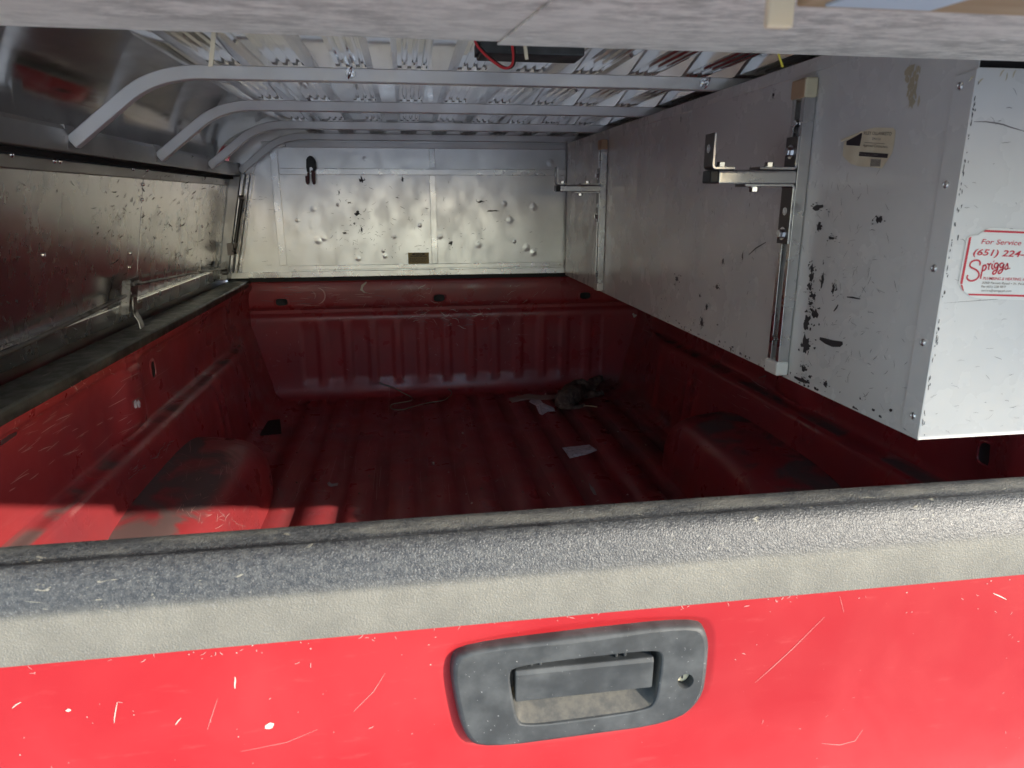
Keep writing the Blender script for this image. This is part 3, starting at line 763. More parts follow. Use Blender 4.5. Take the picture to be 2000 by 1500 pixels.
ringmesh(m, rings); m.f += [(0, 1, 2, 3), tuple(4 * (len(lp) - 1) + k for k in range(4))[::-1]]; m.m += [0, 0]; m.build('latch_lever', 'grimy_steel', door, smooth=40)
m = MB(); slab(m, 2.30, 2.385, 0.622, 0.668, 0.030, 0.008); m.lathe([(0.012, 0), (0.012, 0.02), (0.008, 0.024)], (zx(.63, .03), 2.33, .628), (1, 0, 0), 12); m.build('striker', 'grimy_steel', door, bevel=0.001)
# gas strut on the front pillar
gtop, gbot = Vector((-0.885, 2.400, 0.932)), Vector((-0.935, 2.385, 0.712))
gd = (gbot - gtop)
m = MB(); m.tube([gtop, gtop + gd * 0.84], 0.0085, 12, 0); m.tube([gtop + gd * 0.84, gbot], 0.0042, 10, 1); m.lathe([(0.011, -0.01), (0.012, 0.0), (0.011, 0.01)], gtop, (1, 0, 0), 12, 1); m.lathe([(0.013, -0.012), (0.014, 0.0), (0.013, 0.012)], gbot, (1, 0, 0), 12, 0)
m.box(-0.960, -0.935, 2.372, 2.392, 0.695, 0.745, 1)
m.build('gas_strut', ['gas_black', 'dark_steel'], topper, smooth=40)
# ---- front wall and its strips
PX = lambda z: -0.945 + (z - 0.606) * 0.225          # leaning edge of the wall
fw_ = MB(); poly = [(PX(0.584) - 0.07, 0.584), (0.99, 0.584), (0.955, 1.05), (0.92, 1.14), (0.84, 1.20), (0.70, 1.232), (-0.70, 1.232), (-0.84, 1.20), (-0.92, 1.14), (-0.955, 1.05)]
fw_.prism(poly, 1, YW, YW + 0.006)
fwall = fw_.build('front_wall', 'wall_aluminium', topper)
def strip(name, pts, th=0.007, mat='strip_aluminium', y0=None, bev=0.0015):
    yb = YW - 0.0005 if y0 is None else y0
    MB().prism(pts, 1, yb - th, yb).build(name, mat, fwall, bevel=bev)
rc = lambda x0, x1, z0, z1: [(x0, z0), (x1, z0), (x1, z1), (x0, z1)]
strip('wall_strip', rc(-0.770, -0.737, 0.6385, 1.142)); strip('wall_strip', rc(-0.088, -0.060, 0.6385, 1.030)); strip('wall_strip', rc(-0.086, -0.060, 1.0605, 1.142))
strip('wall_strip', rc(-0.736, 0.93, 1.0305, 1.0565)); strip('wall_strip', rc(-0.730, 0.95, 0.617, 0.637), 0.009); strip('wall_strip', rc(-0.955, 0.97, 0.585, 0.6115), 0.012)
strip('wall_strip', rc(-0.80, 0.80, 1.1435, 1.166), 0.010, 'trim_aluminium')
bx('gap_filler', (-1.0, 1.0, YW + 0.001, YW + 0.045, 0.5655, 0.5835), 'rubber', topper, 0)  # dark filler added to stop light leaking through the gap under the wall
bx('splice_plate', (-0.075, -0.005, YW - 0.0165, YW - 0.0125, 0.6085, 0.618), 'strip_aluminium', fwall, 0.001)
for k, (o_, th) in enumerate(((0.000, 0.030), (-0.014, 0.050), (-0.030, 0.075))):
    strip('pillar_trim', [(PX(.612) + o_, .612), (PX(.612) + o_ + 0.011, .612), (PX(1.03) + o_ + 0.011, 1.03), (PX(1.03) + o_, 1.03)], th, 'strip_aluminium', bev=0.0015)
# pillar cladding between door and wall
MB().prism([(-1.03, 0.585), (PX(.585) - 0.033, 0.585), (PX(1.02) - 0.033, 1.02), (-0.96, 1.02)], 1, 2.405, YW - 0.001).build('front_pillar', 'beam_aluminium', topper, bevel=0.002)
# arched front trim following the roof line
m = MB(); fa = [(PX(1.03) - 0.01, 1.03)] + [(-0.842 + 0.0, 1.075), (-0.822, 1.11), (-0.79, 1.137), (-0.75, 1.152), (-0.70, 1.158)]
fa = [tuple(p) for p in smoothpath([Vector(p) for p in fa], 2)]; rings = []
for i, p in enumerate(fa):
    a, b = Vector(fa[max(i - 1, 0)]), Vector(fa[min(i + 1, len(fa) - 1)]); t = (b - a).normalized(); nx, nz = t.y * 0.013, -t.x * 0.013
    rings.append([(p[0] - nx, YW - 0.03, p[1] - nz), (p[0] + nx, YW - 0.03, p[1] + nz), (p[0] + nx, YW - 0.0006, p[1] + nz), (p[0] - nx, YW - 0.0006, p[1] - nz)])
ringmesh(m, rings); m.f += [(0, 1, 2, 3), tuple(4 * (len(fa) - 1) + k for k in range(4))[::-1]]; m.m += [0, 0]
m.build('arch_trim', 'trim_aluminium', fwall, smooth=30)
# dents, scuffs and scratches on the wall
W3 = lambda u, v: (u, YW - 0.0007 - JIT[0], v)
wp = lambda px, py: (lambda p: (p.x, p.z))(on(1, px, py, YW - 0.0007))
m = MB()
for px, py, a, b in ((706, 352, .012, .016), (697, 417, .013, .011), (682, 396, .009, .004), (938, 394, .022, .006), (880, 475, .008, .010), (673, 455, .010, .005), (706, 449, .005, .012), (692, 437, .006, .006), (786, 349, .006, .012), (662, 375, .004, .014), (776, 386, .007, .003), (964, 412, .030, .003)):
    u, v = wp(px, py); blob(m, W3, u, v, a * .8, b * .8, 0, 14, .6)
    for _ in range(5): blob(m, W3, u + random.gauss(0, a), v + random.gauss(0, b), a * .18, b * .18, 0, 7, .5)
for _ in range(190):
    px = random.triangular(560, 1085, 690); py = random.triangular(345, 512, 470)
    if 836 < px < 862: continue
    u, v = wp(px, py); rstroke(m, W3, u, v, random.uniform(.004, .03), random.uniform(-.6, .6) if random.random() < .6 else random.uniform(0, 3), random.uniform(.0006, .002), random.choice((0, 1, 1, 2)))
for _ in range(12):
    u, v = wp(random.uniform(485, 530), random.uniform(380, 520)); rstroke(m, W3, u, v, random.uniform(.01, .04), random.uniform(-.15, .15), .0009, 0, .1)
m.build('scuffs', ['scuff', 'grey_scuff', 'bright_scratch'], fwall, kind='stuff')
m = MB()
for px, py in ((580, 430), (622, 470), (632, 465), (752, 500), (748, 490), (1028, 484), (1042, 494), (1005, 472), (996, 430), (985, 398), (1042, 404), (860, 462), (700, 505), (660, 400), (612, 408), (712, 310), (1075, 318), (820, 440), (935, 478), (770, 462)):
    u, v = wp(px, py); r = random.uniform(.007, .016)
    r *= 1.5; m.lathe([(r * k_, 0.0009 * (1 + math.cos(math.pi * k_)) - 0.0001) for k_ in (1, .85, .7, .55, .4, .25, .1, .02)], (u, YW, v), (0, -1, 0), 20)
m.build('dents', 'wall_aluminium', fwall, smooth=80, kind='stuff')
# scratches on the door
m = MB(); bvDD = bvD
tod = []
for _ in range(420):
    px = random.uniform(190, 470); py = random.uniform(325, 520)
    if py < 320 + 0.12 * (px - 250): continue
    if random.random() > (px - 120) / 330: continue
    tod.append((wander(px, py, random.uniform(2, 14), 1.9 + random.gauss(0, .5), 4, .3), random.uniform(.0010, .0038), random.choice((0, 1, 1))))
for _ in range(150):
    px = random.uniform(0, 400); py = random.uniform(330, 700)
    tod.append((wander(px, py, random.uniform(3, 20), 1.9 + random.gauss(0, .5), 4, .3), random.uniform(.0008, .003), random.choice((2, 2, 1))))
bvS = bvT; bvT = bvD
proj_marks('scuffs', door, tod, ['scuff', 'grey_scuff', 'bright_scratch'])
bvT = bvS
# ---- printed text helper
def text_mesh(body, size, to3, u, v, mb, mi=0, shear=0.0, bold=0.0, width=None, align='LEFT'):
    cu = bpy.data.curves.new('t', 'FONT'); cu.body = body; cu.size = size; cu.shear = shear; cu.offset = bold; cu.align_x = align; cu.resolution_u = 3
    o = bpy.data.objects.new('t', cu); COL.objects.link(o)
    bpy.context.view_layer.update()
    me = o.to_mesh(); pts = [vv.co.copy() for vv in me.vertices]; fs = [tuple(p.vertices) for p in me.polygons]
    o.to_mesh_clear(); bpy.data.objects.remove(o); bpy.data.curves.remove(cu)
    if not pts: return
    k = 1.0
    if width:
        w0 = max(p.x for p in pts) - min(p.x for p in pts); k = width / w0
    mb.add([to3(u + p.x * k, v + p.y) for p in pts], fs, mi)
# warning plate
st = MB(); S3 = lambda u, v: (u, YW - 0.0022, v)
st.box(-0.1960, -0.1010, YW - 0.0018, YW - 0.0006, 0.6375, 0.6885)
stk = st.build('warning_plate', 'sticker_gold', fwall)
m = MB(); el = [(-0.1485 + 0.031 * math.cos(a), 0.6815 + 0.0052 * math.sin(a)) for a in [2 * math.pi * k / 24 for k in range(24)]]
m.add([S3(*p) for p in el], [tuple(range(24))], 0)
S4 = lambda u, v: (u, YW - 0.0026, v)
text_mesh('SWISS', 0.0085, S4, -0.1485, 0.6787, m, 1, 0.0, 0.0003, 0.036, 'CENTER')
text_mesh('WARNING', 0.010, S3, -0.1485, 0.6685, m, 0, 0.0, 0.0003, 0.076, 'CENTER')
for k, (a, b) in enumerate(((-.19, -.108), (-.19, -.108), (-.188, -.118), (-.188, -.110), (-.178, -.118))):
    zc = 0.6625 - k * 0.0046; x_ = a
    while x_ < b:
        wd = random.uniform(.003, .009); m.add([S3(x_, zc), S3(min(x_ + wd, b), zc), S3(min(x_ + wd, b), zc + .0019), S3(x_, zc + .0019)], [(0, 1, 2, 3)], 0); x_ += wd + .0016
m.build('lettering', ['ink', 'sticker_gold'], stk)
# ---- lifted rear hatch seen from below
HZ = lambda Y: 1.0735 + 0.046 * (Y + 0.02)
m = MB(); m.add([(-0.93, -0.02, HZ(-.02)), (0.93, -0.02, HZ(-.02)), (0.93, -0.80, HZ(-.80)), (-0.93, -0.80, HZ(-.80)), (-0.93, -0.02, HZ(-.02) + .02), (0.93, -0.02, HZ(-.02) + .02), (0.93, -0.80, HZ(-.80) + .02), (-0.93, -0.80, HZ(-.80) + .02)], [(0, 3, 2, 1), (4, 5, 6, 7), (0, 1, 5, 4), (1, 2, 6, 5), (2, 3, 7, 6), (3, 0, 4, 7)])  # made long beyond view so its shade reaches the cabinet rear
hatch = m.build('rear_hatch', 'oxidised_sheet', topper, bevel=0.002)
def hp(px, py, dz=0.0):
    d = ray(px, py); t = (HZ(CAM.y) - dz - CAM.z) / (d.z - 0.046 * d.y); return CAM + d * t
# overlapping right-hand sheet with its slanted end
a, b = hp(972, 88, 0.003), hp(1085, 0, 0.003)
sx = (b.x - a.x) / (b.y - a.y); yl = -0.785
loop = [(a.x, -0.018), (a.x + sx * (yl + 0.018), yl), (0.925, yl), (0.925, -0.018)]
m = MB(); m.add([(p[0], p[1], HZ(p[1]) - 0.0026) for p in loop] + [(p[0], p[1], HZ(p[1]) - 0.0006) for p in loop], [(0, 1, 2, 3), (7, 6, 5, 4), (0, 4, 5, 1), (1, 5, 6, 2), (2, 6, 7, 3), (3, 7, 4, 0)])
m.build('hatch_sheet', 'oxidised_sheet', hatch)
bx('hinge_leaf', (-0.93, 0.93, -0.020, 0.012, HZ(-.02) + 0.0170, HZ(-.02) + 0.0255), 'beam_aluminium', hatch, 0)
for s in (-1, 1):   # unseen triangular cheeks, added to keep sun off the cabinet rear
    MB().prism([(-0.022, HZ(-.02) + 0.018), (-0.80, HZ(-.80) + 0.018), (-0.80, 1.022), (-0.20, 0.735), (-0.022, 0.648)], 0, s * 0.9302, s * 0.9345).build('shade_cheek', 'oxidised_sheet', hatch)
def hbox(name, x0, x1, y0, y1, d0, d1, mat, bev=0.002):
    v = [(x, y, HZ(y) - d) for d in (d1, d0) for y in (y0, y1) for x in (x0, x1)]
    return MB().add(v, [(0, 2, 3, 1), (4, 5, 7, 6), (0, 1, 5, 4), (2, 6, 7, 3), (0, 4, 6, 2), (1, 3, 7, 5)]).build(name, mat, hatch, bevel=bev)
q = hp(1750, 22, 0.0155); q0 = hp(1562, 10, 0.0155)
hbox('wood_batten', q0.x, 0.60, q.y - 0.09, q.y, 0.0046, 0.0155, 'wood')
q1, q2 = hp(1612, 13, 0.0175), hp(1845, 13, 0.0175)
hbox('blue_tape', q1.x, q2.x, q1.y - 0.05, q1.y, 0.0158, 0.0175, 'pale_blue', 0)
q1, q2 = hp(1503, 0, 0.020), hp(1560, 0, 0.020); zb = on(1, 1530, 54, q1.y).z
MB().box(q1.x, q2.x, q1.y, q1.y + 0.006, zb, HZ(q1.y) - 0.0046).build('paper_tab', 'tape_cream', hatch, bevel=0.0015)
# loose ties hanging at the opening
def dangle(name, pts, wd, mat, Y):
    P = [on(1, px, py, Y) for px, py in pts]; m = MB()
    rings = [[p + Vector((-wd / 2, 0, 0)), p + Vector((wd / 2, 0, 0)), p + Vector((wd / 2, 0.001, 0)), p + Vector((-wd / 2, 0.001, 0))] for p in P]
    ringmesh(m, rings); m.f += [(0, 1, 2, 3), tuple(4 * (len(P) - 1) + k for k in range(4))[::-1]]; m.m += [0, 0]; m.build(name, mat, topper)
dangle('hanging_tie', [(418, 48), (415, 90), (411, 130)], 0.0042, 'tape_cream', 0.006)
dangle('hanging_tie', [(1024, 78), (1027, 100), (1029, 116)], 0.0035, 'tape_cream', 0.02)
dangle('hanging_string', [(1514, 88), (1521, 105), (1529, 131)], 0.0020, 'yellow_string', 0.006)

# ---- ceiling lamp with its wires
lamp = thing('ceiling_lamp', (0.045, 0.62, 1.19), 'slim black plastic lamp housing with red and black wires under the ribbed ceiling', 'lamp')
bx('housing', (-0.055, 0.137, 0.585, 0.66, 1.178, 1.2022), 'black_plastic', lamp, 0.003)
bx('end_plate', (-0.060, -0.0555, 0.595, 0.650, 1.182, 1.2015), 'black_plastic', lamp, 0.001)
def wires(name, px_pts, mat, off, r, Y=0.55):
    P = smoothpath([on(1, x_, y_0, Y) + Vector(off) for x_, y_0 in px_pts], 3); MB().tube(P, r, 10).build(name, mat, lamp, smooth=60)
wp_ = [(926, 72), (930, 88), (945, 105), (965, 122), (985, 135), (1000, 130), (1003, 112), (1000, 85)]
wires('red_wire', wp_, 'wire_red', (0, 0, 0), 0.0024); wires('black_wire', wp_, 'rubber', (0.0035, 0.004, 0.001), 0.0024)

# ================================================================== SIDE CABINET
cab = thing('side_cabinet', (0.77, 1.28, 0.577), 'long white painted steel cabinet with scuffed side, resting on the bed rail', 'cabinet')
XC, YR, ZB, ZT = 0.54, 0.11, 0.5775, 1.169
m = MB(); m.box(XC, XC + 0.0015, YR + 0.0005, 2.455, ZB, ZT)
sidep = m.build('side_panel', 'cabinet_paint', cab)
bx('top_panel', (XC + 0.002, 0.88, YR + 0.03, 2.455, ZT - 0.003, ZT), 'cabinet_paint', cab, 0)
bx('bottom_panel', (XC + 0.002, 0.985, YR + 0.002, 2.455, ZB, ZB + 0.002), 'cabinet_paint', cab, 0)
bx('front_panel', (XC + 0.002, 0.92, 2.453, 2.456, ZB + 0.002, ZT - 0.01), 'cabinet_paint', cab, 0)
bx('top_flange', (XC - 0.0022, XC - 0.0003, YR + 0.03, 2.450, ZT - 0.024, ZT), 'cabinet_paint', cab, 0.0008)
# rear panel, standing clear of the roof, with its folded corner
rearp = bx('rear_panel', (XC - 0.0015, 0.90, YR - 0.0015, YR, ZB + 0.001, 1.088), 'cabinet_paint', cab, 0.0008)
m = MB(); m.add([(XC - 0.0028, YR - 0.0012, ZB + .003), (XC - 0.0028, YR + 0.034, ZB + .010), (XC - 0.0028, YR + 0.036, ZB + .02), (XC - 0.0028, YR + 0.036, 1.082), (XC - 0.0028, YR - 0.0012, 1.087)] + [(XC - 0.0004, YR - 0.0012, ZB + .003), (XC - 0.0004, YR + 0.034, ZB + .010), (XC - 0.0004, YR + 0.036, ZB + .02), (XC - 0.0004, YR + 0.036, 1.082), (XC - 0.0004, YR - 0.0012, 1.087)], [(0, 1, 2, 3, 4)[::-1], (5, 6, 7, 8, 9)] + [(i, (i + 1) % 5, 5 + (i + 1) % 5, 5 + i) for i in range(5)])
flange = m.build('corner_flange', 'cabinet_paint', cab, bevel=0.0006)
bx('rear_gap', (XC + 0.002, 0.90, YR + 0.010, YR + 0.012, 1.06, ZT - 0.004), 'dark_gap', cab, 0)  # black sheet painted for the shade in the opening above the rear panel
for px, py in ((1876, 168), (1848, 361), (1825, 524), (1803, 669), (1784, 812)):
    p = on(0, px, py, XC - 0.0028); m = MB(); dome(m, p, (-1, 0, 0), 0.0052, 0.003); m.build('rivet', 'galvanised', flange, smooth=40)
# scuffs on the side panel, laid where the photograph shows them
C3 = lambda u, v: (XC - 0.0003 - JIT[0] * 0.8, u, v)
cp_ = lambda px, py: (lambda p: (p.y, p.z))(on(0, px, py, XC - 0.0006))
m = MB()
def smudge(px, py, a, b, n=7, mi=0):
    u, v = cp_(px, py); blob(m, C3, u, v, a, b, mi, 16, .5)
    for _ in range(n): blob(m, C3, u + random.gauss(0, a * 1.1), v + random.gauss(0, b * 1.1), a * random.uniform(.12, .35), b * random.uniform(.1, .3), mi, 8, .5)
for px, py, a, b in ((1586, 525, .007, .008), (1585, 540, .006, .009), (1606, 545, .004, .012), (1582, 560, .008, .006), (1588, 578, .010, .005), (1583, 592, .006, .004), (1592, 613, .009, .008), (1576, 627, .010, .014), (1573, 672, .012, .016), (1628, 563, .005, .009), (1570, 720, .008, .006), (1568, 742, .010, .005), (1598, 405, .014, .005), (1600, 443, .007, .007), (1585, 605, .006, .003), (1613, 750, .007, .005), (1625, 465, .010, .003), (1322, 545, .014, .008), (1400, 560, .010, .005), (1370, 630, .008, .010), (1380, 600, .006, .008), (1450, 500, .003, .008), (1412, 510, .003, .007), (1715, 430, .008, .005), (1510, 186, .004, .006), (1330, 232, .003, .007), (1367, 578, .004, .004), (1427, 682, .004, .004)):
    smudge(px, py, a * .95, b * .95, 12)
stroke(m, C3, [cp_(*p) for p in ((1601, 661), (1612, 666), (1626, 671), (1641, 672), (1646, 670))], .012, 0)
stroke(m, C3, [cp_(*p) for p in ((1551, 736), (1562, 742), (1581, 748))], .007, 0)
stroke(m, C3, [cp_(*p) for p in ((1628, 608), (1633, 602), (1637, 595))], .004, 0)
stroke(m, C3, [cp_(*p) for p in ((1654, 580), (1665, 581), (1680, 584))], .003, 0)
stroke(m, C3, [cp_(*p) for p in ((1462, 498), (1476, 485), (1496, 473))], .003, 0)
for _ in range(150):
    px = random.triangular(1560, 1790, 1640); py = random.uniform(340, 830)
    if py > 862 - (1795 - px) * 0.46 - 12: continue
    u, v = cp_(px, py); rstroke(m, C3, u, v, random.uniform(.004, .022), random.uniform(0, 3.14), random.uniform(.0004, .0009), random.choice((0, 1, 1, 1)), .25)
for _ in range(110):
    px = random.uniform(1120, 1500); py = random.uniform(300, 700)
    if py > 540 + (px - 1100) * 0.463 - 8: continue
    u, v = cp_(px, py); rstroke(m, C3, u, v, random.uniform(.004, .02), 1.57 + random.gauss(0, .4), random.uniform(.0006, .002), random.choice((0, 1, 1)), .3)
for _ in range(60):
    u = random.uniform(0.13, 1.2); blob(m, C3, u, ZB + random.expovariate(90) + .002, random.uniform(.001, .006), random.uniform(.001, .003), 0, 8, .5)
for _ in range(40):
    px, py = random.gauss(1780, 7), random.uniform(130, 215); u, v = cp_(px, py); blob(m, C3, u, v, random.uniform(.001, .005), random.uniform(.002, .008), 2, 8, .5)
m.build('scuffs', ['scuff', 'grey_scuff', 'brown_stain'], sidep, kind='stuff')
m = MB(); B3 = lambda u, v: (u, YR - 0.0017 - JIT[0], v)
for _ in range(55):
    u, v = random.uniform(XC + .005, .70), random.uniform(ZB + .01, 1.08); rstroke(m, B3, u, v, random.uniform(.002, .02), random.gauss(0, .3), random.uniform(.0003, .0009), 1, .4)
for _ in range(70):
    v = random.uniform(ZB, 1.08); blob(m, B3, XC + random.expovariate(600), v, .0007, random.uniform(.0008, .004), 0, 7, .5)
u0 = on(1, 1900, 238, YR).x
rstroke(m, B3, u0, on(1, 1900, 238, YR).z, .09, .02, .0018, 1, .12, 10); rstroke(m, B3, XC + .004, on(1, 1830, 592, YR).z, .2, .05, .0006, 1, .01, 8)
for px, py in ((1890, 160), (1908, 165), (1950, 150), (1962, 158), (1975, 152)): p = on(1, px, py, YR); rstroke(m, B3, p.x, p.z, .012, random.uniform(.8, 2), .002, 2, .5)
m.build('scuffs', ['scuff', 'grey_scuff', 'brown_stain'], rearp, kind='stuff')
# ---- channel racks bolted to the side
def rack(yc, lab, topcap):
    yo = yc - 0.0205; r = MB()
    # slotted channel: web against the cabinet, lips at the open side
    X0, X1 = 0.5165, XC - 0.0022; t = 0.0026; z0, z1 = 0.604, 1.112
    prof_ = [(X1, yo), (X0, yo), (X0, yo + .0115), (X0 + .006, yo + .0115), (X0 + .006, yo + .0115 - t), (X0 + t, yo + .0115 - t), (X0 + t, yo + t), (X1 - t, yo + t),
             (X1 - t, yo + .041 - t), (X0 + t, yo + .041 - t), (X0 + t, yo + .0295 + t), (X0 + .006, yo + .0295 + t), (X0 + .006, yo + .0295), (X0, yo + .0295), (X0, yo + .041), (X1, yo + .041)]
    r.prism(prof_, 2, z0, z1); ch = r.build('wall_channel', 'galvanised', cab, bevel=0.0006)
    for (za, zb_, mats_) in ((z1 - 0.012, z1 + 0.022, topcap), (0.585, 0.613, ['white_cap', 'white_cap'])):
        m = MB(); m.box(X0 - .004, X1 + 0.0002, yo - .004, yo + .045, za, zb_)
        m.m = [1 if i == 4 else 0 for i in range(6)]
        m.build('end_cap', mats_, ch, bevel=0.004, bseg=3)
    # arm
    az = 0.9635; xe = 0.349; m = MB()
    m.prism([(yo + .0005, az - .0125), (yo + .0405, az - .0125), (yo + .0405, az + .009), (yo + .037, az + .0125), (yo + .004, az + .0125), (yo + .0005, az + .009)], 0, xe + .016, X0 - .0006)
    m.build('arm', 'galvanised', ch, bevel=0.0025)
    bx('arm_end', (xe, xe + .0165, yo + .002, yo + .039, az - .0115, az + .0115), 'gas_black', ch, 0.003)
    def ell(pts, name='angle_bracket'):
        """flat bar bent through pts (x, z), 4 mm thick, 40 mm wide"""
        m = MB(); n = len(pts); L, Q = [], []
        for i in range(n):
            a, b = Vector(pts[max(i - 1, 0)]), Vector(pts[min(i + 1, n - 1)]); t = (b - a).normalized(); nn = Vector((-t.y, t.x)) * 0.0022
            p = Vector(pts[i]); L.append(p + nn); Q.append(p - nn)
        rings = [[(L[i].x, yo + .0006, L[i].y), (Q[i].x, yo + .0006, Q[i].y), (Q[i].x, yo + .0404, Q[i].y), (L[i].x, yo + .0404, L[i].y)] for i in range(n)]
        ringmesh(m, rings); m.f += [(0, 1, 2, 3), tuple(4 * (n - 1) + k for k in range(4))[::-1]]; m.m += [0, 0]
        # dark painted faces, bare sheared edges
        mm = []
        for f in m.f:
            nrm_ = (Vector(m.v[f[1]]) - Vector(m.v[f[0]])).cross(Vector(m.v[f[2]]) - Vector(m.v[f[0]]))
            mm.append(1 if abs(nrm_.y) > 0.8 * nrm_.length else 0)
        m.m = mm
        m.build(name, ['dark_steel', 'zinc'], ch, bevel=0.0006)
    def bend(a, c, b, r_=0.006):
        a, c, b = Vector(a), Vector(c), Vector(b); p = c + (a - c).normalized() * r_; q = c + (b - c).normalized() * r_
        out = [tuple(a)]
        for i in range(6):
            t = i / 5; o_ = p * (1 - t) ** 2 + c * 2 * t * (1 - t) + q * t * t; out.append(tuple(o_))
        return out + [tuple(b)]
    up, lo = az + .0150, az - .0150
    ell(bend((X0 - .0030, up + .056), (X0 - .0030, up), (X0 - .074, up)))
    ell(bend((X0 - .0030, lo - .107), (X0 - .0030, lo), (X0 - .100, lo)))
    ell(bend((xe + .004, up + .060), (xe + .004, up), (xe + .045, up)))
    def bolt(p, ax):
        m = MB(); m.lathe([(0.0125, 0.0), (0.0125, 0.0016), (0.010, 0.0017)], p, ax, 16); m.lathe([(0.0085, 0.0018), (0.0085, 0.0085), (0.0075, 0.0095)], p, ax, 6); m.build('bolt', 'zinc', ch, smooth=30)
    ym = yo + .0205
    bolt((X0 - .0053, ym, up + .030), (-1, 0, 0)); bolt((X0 - .0053, ym, lo - .088), (-1, 0, 0))
    bolt((X0 - .046, ym, up + .0023), (0, 0, 1)); bolt((X0 - .072, ym, lo - .0023), (0, 0, -1)); bolt((xe + .028, ym, up + .0023), (0, 0, 1))
    for p in ((X0 - .0053, ym, lo - .047), (xe + .0015, ym, up + .034)):
        MB().lathe([(0.0075, 0.0), (0.0075, 0.0008), (0.0052, 0.0008), (0.0052, 0.0004)], p, (-1, 0, 0), 16).build('bolt_hole', 'zinc', ch)
    for z_0, r_0 in ((1.058, .006), (.655, .0035)): MB().tube([(X0 + .014, ym, z_0), (X0 - .004, ym, z_0)], r_0, 12).build('channel_nut', 'zinc', ch, smooth=40)
rack(0.4955, 'a', ['cream_cap', 'tan_cap'])
rack(1.822, 'b', ['tan_cap', 'tan_cap'])
# ---- contractor pass sticker on the side panel
def quad_on(px_list, to3, cv): return [to3(*cv(*p)) for p in px_list]
N3 = lambda u, v: (XC - 0.0012, u, v); N4 = lambda u, v: (XC - 0.0016, u, v)
z0p = (1620, 230); sc_ = 0.08
zc = lambda x_, y_0: (z0p[0] + x_ * sc_, z0p[1] + y_0 * sc_)
outl = [(365, 595), (440, 545), (620, 450), (800, 345), (960, 275), (1110, 240), (1560, 245), (1625, 320), (1590, 620), (1540, 860), (1440, 1010), (1290, 1235), (1000, 1205), (700, 1180), (540, 1130), (430, 1040), (330, 930), (340, 760)]
m = MB(); ol = [cp_(*zc(*p)) for p in outl]
cu_ = sum(p[0] for p in ol) / len(ol); cv_ = sum(p[1] for p in ol) / len(ol)
m.add([N3(cu_, cv_)] + [N3(*p) for p in ol], [(0, 1 + k, 1 + (k + 1) % len(ol)) for k in range(len(ol))])
pst = m.build('pass_sticker', 'sticker_cream', cab)
m = MB()
def poly(pl, mi, t3=N4): m.add([t3(*cp_(*zc(*p))) for p in pl], [tuple(range(len(pl)))], mi)
poly([(425, 668), (430, 570), (620, 475), (800, 365), (812, 400), (755, 690)], 0)
poly([(745, 830), (1450, 880), (1430, 985), (728, 932)], 0)
poly([(870, 598), (1365, 628), (1365, 638), (870, 608)], 2)
for k in range(14):
    a = 1030 + k * 17.5; poly([(a, 1005 + k), (a + 11, 1005 + k), (a - 10, 1190), (a - 22, 1188)], 1)
# curled corner
m2 = MB(); m2.tube([N3(*cp_(*zc(*p))) for p in ((310, 560), (520, 470), (800, 340))], [0.0022, 0.0020, 0.0008], 8); m2.build('curled_corner', 'sticker_cream', pst, smooth=60)
# lettering follows the tilt of the sticker
def text_px(body, mb, mi, p0, p1, hgt, bold=0.0, cv=cp_, t3=N4, conv=zc, shear=0.0):
    a, b = Vector(cv(*conv(*p0))), Vector(cv(*conv(*p1))); e = (b - a); L_ = e.length; e.normalize()
    up_ = Vector(cv(*conv(p0[0], p0[1] - hgt))) - a; H_ = up_.length
    text_mesh(body, 1.0, lambda x_, y_0: t3(*(a + e * (x_ * 1.0) + Vector((0, 1)) * (y_0))), 0, 0, mb, mi)
def text_fit(body, mb, mi, p0, p1, hgt, cv, t3, conv, bold=0.0, shear=0.0):
    """text from p0 to p1 (baseline, photo crop coordinates), cap height hgt"""
    tmp = MB(); text_mesh(body, 1.0, lambda x_, y_0: (x_, y_0, 0.0), 0, 0, tmp, 0, shear, bold)
    xs = [v[0] for v in tmp.v]; x0_, x1_ = min(xs), max(xs)
    a, b = Vector(cv(*conv(*p0))), Vector(cv(*conv(*p1))); H_ = abs(Vector(cv(*conv(p0[0], p0[1] - hgt))).y - a.y) / 0.70
    mb.add([t3(*(a + (b - a) * ((v[0] - x0_) / (x1_ - x0_)) + Vector((0, 1)) * (v[1] * H_))) for v in tmp.v], tmp.f, mi)
text_fit('RILEY OLLANKETO', m, 2, (850, 412), (1525, 432), 78, cp_, N4, zc, 0.008)
text_fit('SPRIGGS', m, 1, (1050, 538), (1260, 550), 52, cp_, N4, zc)
text_fit('Approved Contractors', m, 2, (832, 700), (1425, 738), 62, cp_, N4, zc, 0.004)
text_fit('Thursday July 11, 2024', m, 1, (745, 900), (1190, 935), 45, cp_, lambda u, v: (XC - 0.0020, u, v), zc)
m.build('lettering', ['ink', 'ink_grey', 'ink_brown'], pst)
